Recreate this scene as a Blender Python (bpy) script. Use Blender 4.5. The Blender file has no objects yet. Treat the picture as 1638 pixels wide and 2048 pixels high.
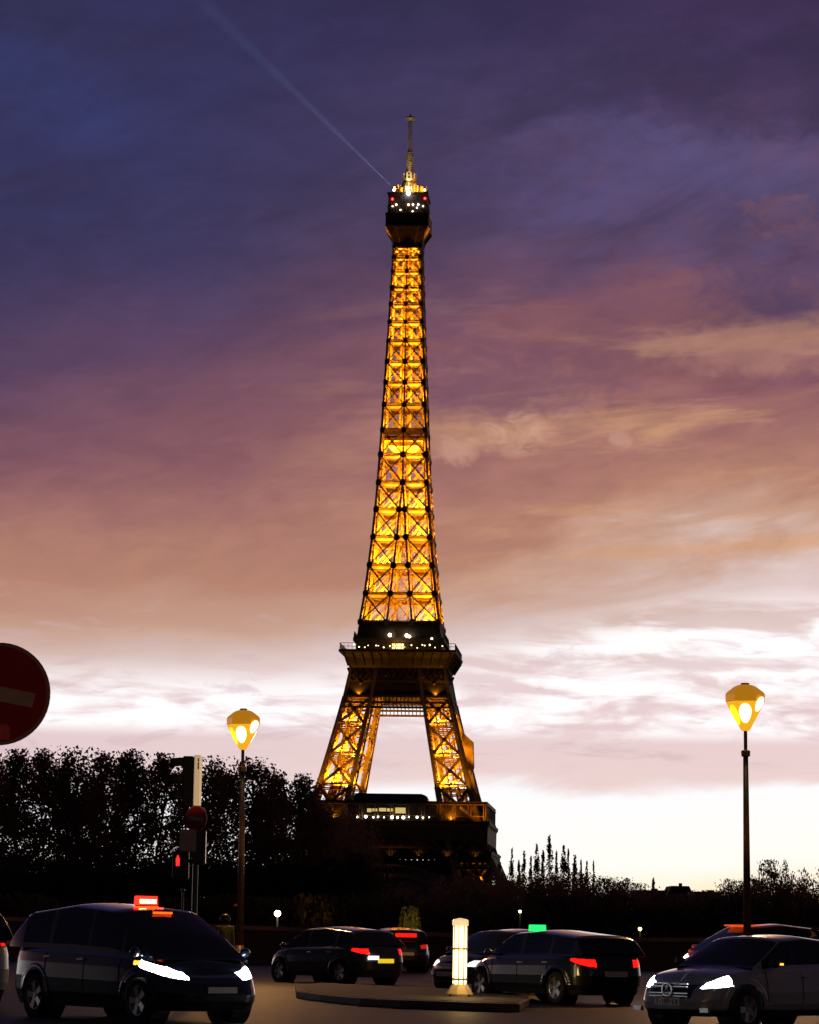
import bpy, bmesh, math, random
import numpy as np
from mathutils import Vector, Matrix, Quaternion
C = bpy.context.scene
COL = C.collection
rad = math.radians

# ------------------------------------------------------------------ camera
CAM_H = 1.45
FPX = 5600.0                      # focal length in pixels of the 1638 px wide photograph
TILT = math.atan(834 / FPX)
ROLL = rad(0.9)
Fv = np.array([0, math.cos(TILT), math.sin(TILT)])
u0 = np.array([0, -math.sin(TILT), math.cos(TILT)])
r0 = np.array([1.0, 0, 0])
Rv = r0 * math.cos(ROLL) + u0 * math.sin(ROLL)
Uv = u0 * math.cos(ROLL) - r0 * math.sin(ROLL)
cd = bpy.data.cameras.new('camera')
cam = bpy.data.objects.new('camera', cd)
COL.objects.link(cam)
cam.matrix_world = Matrix(((Rv[0], Uv[0], -Fv[0], 0), (Rv[1], Uv[1], -Fv[1], 0), (Rv[2], Uv[2], -Fv[2], CAM_H), (0, 0, 0, 1)))
cd.sensor_fit = 'HORIZONTAL'; cd.sensor_width = 36; cd.lens = 36 * FPX / 1638
cd.clip_start = 0.5; cd.clip_end = 20000
C.camera = cam

def at(px, py, Y):
    d = Fv * FPX + Rv * (px - 819) - Uv * (py - 1024)
    p = np.array([0, 0, CAM_H]) + d * (Y / d[1])
    return Vector(p)
def ground(px, py, z=0.0):
    d = Fv * FPX + Rv * (px - 819) - Uv * (py - 1024)
    k = (z - CAM_H) / d[2]
    return Vector(np.array([0, 0, CAM_H]) + d * k)

# ------------------------------------------------------------------ view and world
C.view_settings.view_transform = 'Standard'
C.view_settings.look = 'None'
C.view_settings.exposure = 0
C.view_settings.gamma = 1
C.cycles.max_bounces = 6
C.cycles.transparent_max_bounces = 12
C.cycles.volume_bounces = 0

def lin(r, g, b):
    f = lambda c: (c / 255 / 12.92) if c / 255 <= 0.04045 else ((c / 255 + 0.055) / 1.055) ** 2.4
    return (f(r), f(g), f(b), 1.0)

world = bpy.data.worlds.new('World'); C.world = world
world.use_nodes = True
NT = world.node_tree; NT.nodes.clear()
def N(t, **kw):
    n = NT.nodes.new(t)
    for k, v in kw.items(): setattr(n, k, v)
    return n
def put(sock, v):
    if isinstance(v, (int, float)): sock.default_value = v
    elif isinstance(v, (tuple, list)): sock.default_value = v
    else: NT.links.new(v, sock)
def M(op, a, b=0.0, c=0.0, clamp=False):
    n = N('ShaderNodeMath', operation=op, use_clamp=clamp)
    put(n.inputs[0], a); put(n.inputs[1], b); put(n.inputs[2], c)
    return n.outputs[0]
def SS(x, lo, hi, a=0.0, b=1.0):
    n = N('ShaderNodeMapRange', interpolation_type='SMOOTHSTEP')
    put(n.inputs[0], x); put(n.inputs[1], lo); put(n.inputs[2], hi); put(n.inputs[3], a); put(n.inputs[4], b)
    return n.outputs[0]
def MIX(f, a, b):
    n = N('ShaderNodeMix', data_type='RGBA', clamp_factor=True)
    put(n.inputs[0], f); put(n.inputs[6], a); put(n.inputs[7], b)
    return n.outputs[2]
def XYZ(x, y, z):
    n = N('ShaderNodeCombineXYZ'); put(n.inputs[0], x); put(n.inputs[1], y); put(n.inputs[2], z)
    return n.outputs[0]
def NOISE(v, scale, detail=4, rough=0.5, dist=0.0):
    n = N('ShaderNodeTexNoise'); put(n.inputs['Vector'], v)
    n.inputs['Scale'].default_value = scale; n.inputs['Detail'].default_value = detail
    n.inputs['Roughness'].default_value = rough; n.inputs['Distortion'].default_value = dist
    return n.outputs[0]
tc = N('ShaderNodeTexCoord')
sp = N('ShaderNodeSeparateXYZ'); NT.links.new(tc.outputs['Generated'], sp.inputs[0])
az = M('MULTIPLY', M('ARCTAN2', sp.outputs[0], sp.outputs[1]), 57.2958)      # degrees right of the view
el = M('MULTIPLY', M('ARCSINE', sp.outputs[2]), 57.2958)                      # degrees above the horizon
u = M('MAXIMUM', M('MINIMUM', M('DIVIDE', az, 8.3), 1.6), -1.6)
n_low = M('SUBTRACT', NOISE(XYZ(M('MULTIPLY', az, 0.10), M('MULTIPLY', el, 0.22), 3.1), 1.0, 3, 0.5, 0.3), 0.5)
n_mid = M('SUBTRACT', NOISE(XYZ(M('MULTIPLY', az, 0.22), M('SUBTRACT', M('MULTIPLY', el, 0.75), M('MULTIPLY', az, 0.10)), 7.7), 1.0, 6, 0.55, 0.6), 0.5)
# lines of equal colour climb towards the right, and the cloud layers bend them
v = M('SUBTRACT', el, M('MULTIPLY', u, SS(el, 3.0, 9.0, 0.25, 1.35)))
v = M('ADD', v, M('MULTIPLY', n_low, SS(el, 4.0, 10.0, 0.5, 4.2)))
v = M('ADD', v, M('MULTIPLY', M('MULTIPLY', n_mid, SS(el, 5.0, 9.0, 1.2, 4.6)), SS(u, -0.5, 0.5, 0.65, 1.0)))
ramp = N('ShaderNodeValToRGB'); NT.links.new(M('DIVIDE', v, 24.0), ramp.inputs[0])
stops = [(-2.0, (150, 90, 50)), (0.2, (255, 216, 140)), (0.6, (255, 243, 214)), (1.1, (255, 253, 246)), (2.7, (250, 252, 255)),
         (2.95, (232, 210, 209)), (3.9, (228, 204, 207)), (5.0, (230, 210, 212)), (5.9, (216, 192, 187)), (6.7, (197, 157, 139)), (7.8, (179, 129, 111)),
         (9.2, (164, 113, 106)), (10.8, (138, 90, 98)), (12.4, (110, 75, 98)), (14.0, (90, 70, 102)), (15.8, (69, 60, 97)), (18.0, (55, 48, 84)), (21.0, (45, 40, 74)), (24, (30, 29, 58))]
cr = ramp.color_ramp
while len(cr.elements) > 1: cr.elements.remove(cr.elements[-1])
for k, (p, c) in enumerate(stops):
    pos = min(1, max(0, p / 24.0))
    e = cr.elements[0] if k == 0 else cr.elements.new(pos)
    e.position = pos; e.color = lin(*c)
sky = ramp.outputs[0]
# the blue upper left and the plum upper right
f_blue = M('MULTIPLY', SS(el, 7.0, 15.0), SS(u, 0.35, -1.15))
sky = MIX(M('MULTIPLY', f_blue, 0.85), sky, lin(49, 51, 95))
f_plum = M('MULTIPLY', M('MULTIPLY', SS(el, 15.0, 19.0), SS(u, 0.0, 1.0)), 0.55)
sky = MIX(f_plum, sky, lin(62, 40, 74))
# the pale streaks where the searchlights meet the cloud base, far left and right
st1 = M('MULTIPLY', SS(M('ABSOLUTE', M('ADD', M('SUBTRACT', el, 17.0), M('MULTIPLY', M('ADD', u, 1.0), 3.0))), 1.5, 0.0), SS(u, -0.45, -1.0))
sky = MIX(M('MULTIPLY', st1, 0.22), sky, lin(58, 78, 146))
st2 = M('MULTIPLY', SS(M('ABSOLUTE', M('ADD', M('SUBTRACT', el, 15.1), M('MULTIPLY', M('SUBTRACT', u, 0.9), 3.2))), 1.1, 0.0), SS(u, 0.25, 0.95))
sky = MIX(M('MULTIPLY', st2, 0.26), sky, lin(96, 104, 160))
# soft dark and tan streaks of stratus in the right half
st = NOISE(XYZ(M('MULTIPLY', az, 0.16), M('SUBTRACT', M('MULTIPLY', el, 1.15), M('MULTIPLY', az, 0.07)), 21.0), 1.0, 6, 0.6, 0.4)
f_tan = M('MULTIPLY', M('MULTIPLY', SS(st, 0.47, 0.70), SS(u, -0.5, 0.5)), M('MULTIPLY', SS(el, 6.5, 8.0), SS(el, 14.0, 10.5)))
sky = MIX(M('MULTIPLY', f_tan, 0.75), sky, lin(210, 158, 120))
# dark ragged cloud at upper right and small lit puffs right of the tower
def blob(a0, e0, ra, re, seed, lo, hi):
    d = M('ADD', M('POWER', M('DIVIDE', M('SUBTRACT', az, a0), ra), 2.0), M('POWER', M('DIVIDE', M('SUBTRACT', el, e0), re), 2.0))
    nn = NOISE(XYZ(M('MULTIPLY', az, 1.3), M('MULTIPLY', el, 2.1), seed), 1.0, 6, 0.62, 0.8)
    return SS(M('SUBTRACT', nn, M('MULTIPLY', d, 0.30)), lo, hi)
def az_el(px, py):
    d = Fv * FPX + Rv * (px - 819) - Uv * (py - 1024); d = d / np.linalg.norm(d)
    return math.degrees(math.atan2(d[0], d[1])), math.degrees(math.asin(d[2]))
for (px, py, ra, re, seed, w, c) in ((1330, 380, 4.2, 1.5, 51.0, 0.6, (84, 77, 124)), (1500, 150, 3.6, 1.3, 61.0, 0.5, (56, 44, 82)), (1590, 560, 2.01, 0.85, 4.2, 0.75, (80, 66, 104)), (1450, 500, 1.6, 0.5, 9.2, 0.4, (92, 78, 118)), (1560, 430, 1.3, 0.6, 5.4, 0.5, (140, 96, 112)),
                                      (1000, 770, 2.6, 0.8, 71.0, 0.6, (108, 74, 100)), (1040, 868, 0.95, 0.48, 11.3, 0.8, (206, 160, 138)), (1000, 900, 0.8, 0.28, 13.3, 0.6, (196, 148, 128)), (915, 900, 0.75, 0.40, 15.9, 0.7, (198, 150, 130)), (1240, 880, 0.36, 0.22, 2.6, 0.75, (194, 146, 130)),
                                      (1500, 700, 2.2, 0.5, 33.0, 0.5, (188, 136, 118))):
    a0, e0 = az_el(px, py)
    sky = MIX(M('MULTIPLY', blob(a0, e0, ra, re, seed, *((0.02, 0.55) if ra > 2 else (0.26, 0.56))), w), sky, lin(*c))
# heavy slate cloud across the top and fine mottling through the whole deck
hv = NOISE(XYZ(M('MULTIPLY', az, 0.17), M('SUBTRACT', M('MULTIPLY', el, 0.42), M('MULTIPLY', az, 0.10)), 88.0), 1.0, 6, 0.55, 0.5)
sky = MIX(M('MULTIPLY', M('MULTIPLY', SS(hv, 0.40, 0.68), SS(el, 10.0, 15.0)), 0.5), sky, lin(48, 42, 68))
mt = NOISE(XYZ(M('MULTIPLY', az, 0.8), M('SUBTRACT', M('MULTIPLY', el, 2.0), M('MULTIPLY', az, 0.3)), 97.0), 1.0, 7, 0.62, 0.5)
mf = M('MULTIPLY', SS(el, 6.0, 8.5), 0.3)
gm = N('ShaderNodeMix', data_type='RGBA', blend_type='MULTIPLY'); put(gm.inputs[0], mf); put(gm.inputs[6], sky)
mv = SS(mt, 0.25, 0.75, 0.72, 1.28); put(gm.inputs[7], XYZ(mv, mv, mv)); sky = gm.outputs[2]
# white breaks in the low cloud
br = NOISE(XYZ(M('MULTIPLY', az, 0.42), M('ADD', M('MULTIPLY', el, 1.9), M('MULTIPLY', az, 0.06)), 40.3), 1.0, 7, 0.55, 0.4)
hi = M('ADD', 5.15, M('MULTIPLY', SS(u, -0.35, 0.9), 1.65))
zone = M('MULTIPLY', SS(el, 3.75, 4.15), SS(M('SUBTRACT', el, hi), 0.35, -0.75))
f_br = M('MULTIPLY', SS(M('ADD', br, SS(u, 0.1, -0.6, 0.0, 0.12)), 0.40, 0.62), zone)
sky = MIX(f_br, sky, (1.08, 1.06, 1.08, 1))
# grey shreds over the bright strips
sh = NOISE(XYZ(M('MULTIPLY', az, 0.55), M('MULTIPLY', el, 2.6), 55.0), 1.0, 6, 0.6, 0.5)
f_sh = M('MULTIPLY', SS(sh, 0.52, 0.68), M('MULTIPLY', SS(el, 3.0, 3.6), SS(el, 7.2, 5.5)))
sky = MIX(M('MULTIPLY', f_sh, 0.5), sky, lin(206, 178, 186))
# below the horizon and behind the viewer the sky is plain dark dusk
sky = MIX(M('MAXIMUM', SS(M('ABSOLUTE', az), 25.0, 80.0), SS(el, 22.0, 50.0)), sky, lin(26, 23, 36))
sky = MIX(SS(el, -0.2, -2.0), sky, (0.006, 0.005, 0.006, 1))
nis = N('ShaderNodeTexSky', sky_type='NISHITA', sun_disc=False)
nis.sun_elevation = rad(1.0); nis.sun_rotation = rad(8.0)
bg1 = N('ShaderNodeBackground'); put(bg1.inputs[0], sky); bg1.inputs[1].default_value = 1.0
bg2 = N('ShaderNodeBackground'); put(bg2.inputs[0], nis.outputs[0]); bg2.inputs[1].default_value = 0.002
addn = N('ShaderNodeAddShader'); NT.links.new(bg1.outputs[0], addn.inputs[0]); NT.links.new(bg2.outputs[0], addn.inputs[1])
wo = N('ShaderNodeOutputWorld'); NT.links.new(addn.outputs[0], wo.inputs[0])

sd = bpy.data.lights.new('sun', 'SUN'); sd.energy = 0.03; sd.angle = rad(0.5); sd.color = (1, 0.72, 0.5)
so = bpy.data.objects.new('sun', sd); COL.objects.link(so)
so.rotation_euler = Vector((-math.sin(rad(8)), -math.cos(rad(8)), -math.tan(rad(1)))).to_track_quat('-Z', 'Y').to_euler()

# ------------------------------------------------------------------ materials
MATS = {}
def mat(name, color, rough=0.6, metal=0.0, var=0.25, nscale=3.0, bump=0.0, spec=0.5, coat=0.0, coord='Object'):
    if name in MATS: return MATS[name]
    m = bpy.data.materials.new(name); m.use_nodes = True
    nt = m.node_tree; b = nt.nodes['Principled BSDF']
    b.inputs['Roughness'].default_value = rough; b.inputs['Metallic'].default_value = metal
    b.inputs['Specular IOR Level'].default_value = spec; b.inputs['Coat Weight'].default_value = coat
    t = nt.nodes.new('ShaderNodeTexCoord'); n = nt.nodes.new('ShaderNodeTexNoise')
    n.inputs['Scale'].default_value = nscale; n.inputs['Detail'].default_value = 5
    nt.links.new(t.outputs[coord], n.inputs['Vector'])
    r = nt.nodes.new('ShaderNodeValToRGB')
    r.color_ramp.elements[0].position = 0.3; r.color_ramp.elements[1].position = 0.7
    r.color_ramp.elements[0].color = tuple(c * (1 - var) for c in color[:3]) + (1,)
    r.color_ramp.elements[1].color = tuple(min(1, c * (1 + var)) for c in color[:3]) + (1,)
    nt.links.new(n.outputs[0], r.inputs[0]); nt.links.new(r.outputs[0], b.inputs['Base Color'])
    if bump:
        bn = nt.nodes.new('ShaderNodeBump'); bn.inputs['Strength'].default_value = bump
        n2 = nt.nodes.new('ShaderNodeTexNoise'); n2.inputs['Scale'].default_value = nscale * 12; n2.inputs['Detail'].default_value = 4
        nt.links.new(t.outputs[coord], n2.inputs['Vector'])
        nt.links.new(n2.outputs[0], bn.inputs['Height']); nt.links.new(bn.outputs[0], b.inputs['Normal'])
    MATS[name] = m
    return m
def glow(name, color, strength, base=0.3):
    if name in MATS: return MATS[name]
    m = mat(name, tuple(base * c for c in color[:3]), 0.3)
    b = m.node_tree.nodes['Principled BSDF']
    b.inputs['Emission Color'].default_value = tuple(color[:3]) + (1,)
    b.inputs['Emission Strength'].default_value = strength
    return m
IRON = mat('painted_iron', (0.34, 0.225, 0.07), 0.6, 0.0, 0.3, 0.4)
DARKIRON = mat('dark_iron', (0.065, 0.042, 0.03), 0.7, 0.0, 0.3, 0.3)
CREAM = mat('cream_dome_paint', (0.42, 0.38, 0.26), 0.5, 0, 0.2, 1.0)
ASPH = mat('asphalt', (0.014, 0.011, 0.010), 0.55, 0, 0.45, 0.6, 0.5, 0.22)
KERB = mat('granite_kerb', (0.065, 0.043, 0.033), 0.7, 0, 0.35, 2.0, 0.2)
PAVE = mat('island_asphalt', (0.028, 0.02, 0.017), 0.75, 0, 0.35, 1.5, 0.2)
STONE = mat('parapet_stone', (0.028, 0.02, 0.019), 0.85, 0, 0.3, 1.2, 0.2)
SOIL = mat('bank_ground', (0.03, 0.03, 0.022), 0.9, 0, 0.4, 0.1)
WATER = mat('river_water', (0.01, 0.012, 0.02), 0.08, 0, 0.2, 0.1, 0.05)
LEAF = mat('autumn_leaves', (0.20, 0.10, 0.06), 0.7, 0, 0.45, 0.7)
LEAF2 = mat('hedge_leaves', (0.06, 0.045, 0.02), 0.75, 0, 0.45, 0.6)
for m_ in (LEAF, LEAF2):
    nt_ = m_.node_tree; o_ = [n for n in nt_.nodes if n.type == 'OUTPUT_MATERIAL'][0]; b_ = nt_.nodes['Principled BSDF']
    t_ = nt_.nodes.new('ShaderNodeBsdfTranslucent'); t_.inputs[0].default_value = (0.30, 0.13, 0.075, 1) if m_ is LEAF else (0.10, 0.06, 0.03, 1)
    x_ = nt_.nodes.new('ShaderNodeMixShader'); x_.inputs[0].default_value = 0.4
    nt_.links.new(b_.outputs[0], x_.inputs[1]); nt_.links.new(t_.outputs[0], x_.inputs[2]); nt_.links.new(x_.outputs[0], o_.inputs[0])
BARK = mat('bark', (0.05, 0.04, 0.03), 0.9, 0, 0.3, 2.0)
POLE = mat('bronze_pole_paint', (0.16, 0.10, 0.05), 0.45, 0.3, 0.2, 4.0)
BLACKP = mat('black_plastic', (0.012, 0.012, 0.013), 0.5, 0, 0.2, 5.0)
GREYM = mat('grey_metal', (0.22, 0.22, 0.23), 0.4, 0.7, 0.15, 4.0)
SIGNW = mat('white_sign_paint', (0.70, 0.66, 0.60), 0.45, 0, 0.10, 6.0)
SIGNR = mat('red_sign_paint', (0.30, 0.008, 0.014), 0.4, 0, 0.15, 5.0)
STICK = mat('faded_red_sticker', (0.62, 0.10, 0.11), 0.6, 0, 0.2, 12.0)
RIMGREY = mat('sign_rim_grey', (0.35, 0.2, 0.2), 0.45, 0.2, 0.15, 5.0)
PLAQ = mat('plaque_cream', (0.55, 0.40, 0.28), 0.6, 0, 0.2, 6.0)
GLASS = mat('tinted_glass', (0.008, 0.009, 0.011), 0.06, 0, 0.1, 2.0, 0, 0.5)
TYRE = mat('tyre_rubber', (0.012, 0.012, 0.012), 0.8, 0, 0.2, 8.0)
RIM = mat('alloy_rim', (0.62, 0.60, 0.58), 0.28, 0.9, 0.1, 6.0)
CHROME = mat('chrome_trim', (0.55, 0.55, 0.55), 0.35, 1.0, 0.05, 5.0)
HEAD = glow('headlamp_white', (0.86, 0.94, 1.0), 26)
HEADW = glow('headlamp_warm', (1.0, 0.80, 0.58), 7)
TAIL = glow('tail_lamp_red', (1.0, 0.008, 0.005), 1.7)
TAILDIM = glow('tail_lamp_dim', (1.0, 0.02, 0.012), 0.5)
AMBER = glow('indicator_amber', (1.0, 0.30, 0.02), 4)

# ------------------------------------------------------------------ mesh builder
class MB:
    def __init__(s): s.v = []; s.f = []
    def add(s, vs, fs):
        o = len(s.v); s.v += [tuple(p) for p in vs]; s.f += [tuple(i + o for i in f) for f in fs]
    def frame(s, p, q, up=None):
        p = Vector(p); q = Vector(q); d = (q - p).normalized()
        a = Vector(up) if up is not None else (Vector((0, 0, 1)) if abs(d.z) < 0.95 else Vector((0, 1, 0)))
        x = d.cross(a)
        if x.length < 1e-6: x = d.cross(Vector((1, 0, 0)))
        x.normalize(); y = x.cross(d).normalized()
        return p, q, x, y
    def bar(s, p, q, w, d=None, up=None):
        d = w if d is None else d
        p, q, x, y = s.frame(p, q, up)
        vs = [e + x * a * w / 2 + y * b * d / 2 for e in (p, q) for a, b in ((-1, -1), (1, -1), (1, 1), (-1, 1))]
        s.add(vs, [(3, 2, 1, 0), (4, 5, 6, 7), (0, 1, 5, 4), (1, 2, 6, 5), (2, 3, 7, 6), (3, 0, 4, 7)])
    def tube(s, p, q, r, r2=None, n=10, caps=True):
        r2 = r if r2 is None else r2
        p, q, x, y = s.frame(p, q)
        vs = []
        for e, rr in ((p, r), (q, r2)):
            for k in range(n):
                a = 2 * math.pi * k / n
                vs.append(e + x * math.cos(a) * rr + y * math.sin(a) * rr)
        fs = [(k, (k + 1) % n, n + (k + 1) % n, n + k) for k in range(n)]
        if caps: fs += [tuple(range(n - 1, -1, -1)), tuple(range(n, 2 * n))]
        s.add(vs, fs)
    def box(s, c, size, rz=0.0):
        cx, cy, cz = c; a, b, h = size[0] / 2, size[1] / 2, size[2] / 2
        vs = []
        for dz in (-h, h):
            for dx, dy in ((-a, -b), (a, -b), (a, b), (-a, b)):
                vs.append((cx + dx * math.cos(rz) - dy * math.sin(rz), cy + dx * math.sin(rz) + dy * math.cos(rz), cz + dz))
        s.add(vs, [(3, 2, 1, 0), (4, 5, 6, 7), (0, 1, 5, 4), (1, 2, 6, 5), (2, 3, 7, 6), (3, 0, 4, 7)])
    def lathe(s, prof, n=16, c=(0, 0, 0), rot=None, sq=None, caps=True):
        vs = []; m = len(prof)
        for r, z in prof:
            for k in range(n):
                a = 2 * math.pi * (k + (0.5 if sq else 0)) / n
                p = Vector((r * math.cos(a), r * math.sin(a), z))
                if rot is not None: p = rot @ p
                vs.append(p + Vector(c))
        fs = []
        for j in range(m - 1):
            for k in range(n):
                fs.append((j * n + k, j * n + (k + 1) % n, (j + 1) * n + (k + 1) % n, (j + 1) * n + k))
        if caps: fs.append(tuple(range(n - 1, -1, -1))); fs.append(tuple((m - 1) * n + k for k in range(n)))
        s.add(vs, fs)
    def prism(s, pts, t, o=(0, 0, 0), ax=(1, 0, 0), ay=(0, 0, 1), an=(0, -1, 0)):
        o = Vector(o); ax = Vector(ax); ay = Vector(ay); an = Vector(an); n = len(pts)
        vs = [o + ax * a + ay * b for a, b in pts] + [o + ax * a + ay * b + an * t for a, b in pts]
        fs = [tuple(range(n - 1, -1, -1)), tuple(range(n, 2 * n))] + [(k, (k + 1) % n, n + (k + 1) % n, n + k) for k in range(n)]
        s.add(vs, fs)
    def ball(s, c, r, n=10, m=7, sz=1.0):
        prof = [(max(1e-3, r * math.sin(math.pi * j / m)), -r * sz * math.cos(math.pi * j / m)) for j in range(m + 1)]
        s.lathe(prof, n, c)
    def mesh(s, name, m, smooth=False):
        me = bpy.data.meshes.new(name); me.from_pydata(s.v, [], s.f)
        me.materials.append(m)
        bm = bmesh.new(); bm.from_mesh(me); bmesh.ops.recalc_face_normals(bm, faces=bm.faces); bm.to_mesh(me); bm.free()
        if smooth:
            me.polygons.foreach_set('use_smooth', [True] * len(me.polygons))
        me.update(); return me
    def build(s, name, m, parent=None, smooth=False):
        o = bpy.data.objects.new(name, s.mesh(name, m, smooth)); COL.objects.link(o)
        if parent is not None: o.parent = parent
        return o
def tag(o, label=None, cat=None, group=None, kind=None):
    if label: o['label'] = label
    if cat: o['category'] = cat
    if group: o['group'] = group
    if kind: o['kind'] = kind
    return o
def empty(name, loc, rz=0.0, label=None, cat=None, group=None):
    o = bpy.data.objects.new(name, None); COL.objects.link(o); o.location = loc; o.rotation_euler = (0, 0, rz)
    o.empty_display_size = 0.2
    return tag(o, label, cat, group)
def copy_tree(o, parent=None):
    c = o.copy(); COL.objects.link(c); c.parent = parent
    for ch in o.children: copy_tree(ch, c)
    return c
def lamp(name, typ, loc, energy, color, parent=None, radius=0.1, aim=None, size=150, blend=0.6):
    d = bpy.data.lights.new(name, typ); d.energy = energy; d.color = color; d.shadow_soft_size = radius
    if typ == 'SPOT': d.spot_size = rad(size); d.spot_blend = blend
    o = bpy.data.objects.new(name, d); COL.objects.link(o); o.location = loc
    if aim is not None: o.rotation_euler = Vector(aim).to_track_quat('-Z', 'Y').to_euler()
    if parent is not None: o.parent = parent
    return o

# ------------------------------------------------------------------ the setting
def grid_sheet(name, xs, ys, zf, m):
    b = MB(); vs = [(x, y, zf(x, y)) for y in ys for x in xs]; n = len(xs)
    b.add(vs, [(j * n + i, j * n + i + 1, (j + 1) * n + i + 1, (j + 1) * n + i) for j in range(len(ys) - 1) for i in range(n - 1)])
    o = b.build(name, m, None, False); o['kind'] = 'structure'; return o
def bank(x, y):
    return float(np.interp(y, [-200, 124, 126, 150, 175, 182, 260, 420, 700, 1200, 9000], [-0.004, -0.004, -4.0, -6.5, -6.5, -4.5, -5.0, -9.0, -16.0, -18.2, -30.0]))
grid_sheet('ground', [-9000, -600, -60, 0, 60, 600, 9000], [-200, 0, 60, 124, 126, 150, 175, 182, 260, 420, 700, 1200, 3000, 9000], bank, SOIL)
grid_sheet('road', [-70, -20, 0, 20, 70], [-20, 20, 40, 60, 100, 118], lambda x, y: 0.0, ASPH)
grid_sheet('river_water', [-400, 0, 400], [127, 150, 181.5], lambda x, y: -6.0, WATER)
# traffic island: kerb ring with a raised asphalt top
def island():
    P = [(592, 1997), (640, 2004), (720, 2012), (800, 2017), (900, 2020.5), (1000, 2024), (1040, 2024.5)]
    front = [ground(*p) for p in P]
    c = ground(1052, 2016); tip = [Vector((c.x - 0.02, c.y - 0.1, 0)), Vector((c.x + 0.10, c.y + 0.6, 0)), Vector((c.x + 0.02, c.y + 1.3, 0))]
    back = [ground(1030, 1999), ground(900, 1991), ground(760, 1984), ground(640, 1978), ground(590, 1984)]
    pts = [(p.x, p.y) for p in front + tip + back]
    b = MB(); b.prism(pts, 0.15, (0, 0, 0), (1, 0, 0), (0, 1, 0), (0, 0, 1))
    k = b.build('kerb', KERB); k['kind'] = 'structure'
    bv = k.modifiers.new('bevel', 'BEVEL'); bv.width = 0.03; bv.segments = 2; bv.limit_method = 'ANGLE'
    cx = sum(p[0] for p in pts) / len(pts); cy = sum(p[1] for p in pts) / len(pts)
    inner = []
    for x, y in pts:
        d = math.hypot(x - cx, y - cy); q = max(0, d - 0.28) / d
        inner.append((cx + (x - cx) * q, cy + (y - cy) * q * 0.93))
    t = MB(); t.prism(inner, 0.008, (0, 0, 0.147), (1, 0, 0), (0, 1, 0), (0, 0, 1))
    t.build('traffic_island', PAVE)['kind'] = 'structure'
    j = MB()                                                     # joints between kerb stones
island()
# worn painted lines on the road
def line(p, q, w, name):
    b = MB(); p = ground(*p); q = ground(*q); d = (q - p).normalized(); n = Vector((-d.y, d.x, 0)) * w / 2
    vs = [p + n, p - n, q - n, q + n]
    b.add([(x.x, x.y, 0.005) for x in vs], [(0, 1, 2, 3)])
    b.build(name, mat('worn_road_paint', (0.10, 0.085, 0.08), 0.6, 0, 0.7, 3.0))['kind'] = 'structure'
line((530, 1990), (640, 1972), 0.14, 'road_marking')
line((845, 1962), (640, 1957), 0.14, 'road_marking')
# parapet
def parapet():
    root = empty('parapet_wall', (0, 112, 0), 0, 'long low dark stone parapet wall closing the far side of the road', 'wall')
    A = at(-60, 1831, 112); B = at(1100, 1873, 112); E2 = at(1900, 1880, 112)
    b = MB(); c = MB()
    pts = [A, B, E2]
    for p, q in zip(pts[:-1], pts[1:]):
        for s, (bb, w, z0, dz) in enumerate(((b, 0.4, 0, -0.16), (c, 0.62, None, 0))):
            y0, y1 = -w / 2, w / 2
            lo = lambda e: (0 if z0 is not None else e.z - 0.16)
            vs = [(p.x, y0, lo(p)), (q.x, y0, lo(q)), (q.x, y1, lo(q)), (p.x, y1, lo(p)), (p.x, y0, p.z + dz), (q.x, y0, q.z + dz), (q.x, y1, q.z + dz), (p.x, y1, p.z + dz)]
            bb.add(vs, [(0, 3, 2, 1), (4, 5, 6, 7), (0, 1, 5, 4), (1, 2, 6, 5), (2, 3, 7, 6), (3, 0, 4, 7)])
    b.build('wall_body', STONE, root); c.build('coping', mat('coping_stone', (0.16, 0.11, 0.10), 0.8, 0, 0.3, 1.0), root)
parapet()

# ------------------------------------------------------------------ the tower
GOLD = (1.0, 0.40, 0.016)
WT = [(0, 60), (34.7, 38.9), (49, 34.2), (57, 31.6), (70.1, 27.8), (81.3, 24.9), (92.6, 22.1), (102.7, 19.7), (113.5, 17.6), (129.5, 14.75), (140.4, 13.13), (151, 11.97), (161.8, 10.89), (172.4, 10.0), (182.7, 9.3),
      (193.3, 8.77), (202.8, 8.25), (221.3, 7.4), (241.6, 6.5), (257, 5.85), (273, 5.2), (280, 5.0)]
WI = [(0, 34), (34.7, 23.5), (57, 17.5), (70.1, 14.9), (102.7, 8.9), (130.5, 4.65), (141.2, 3.56), (151.9, 2.65), (162.5, 1.65), (173, 1.0), (183.2, 0)]
W = lambda h: float(np.interp(h, [a for a, b in WT], [b for a, b in WT]))
I = lambda h: float(np.interp(h, [a for a, b in WI], [b for a, b in WI]))
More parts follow.
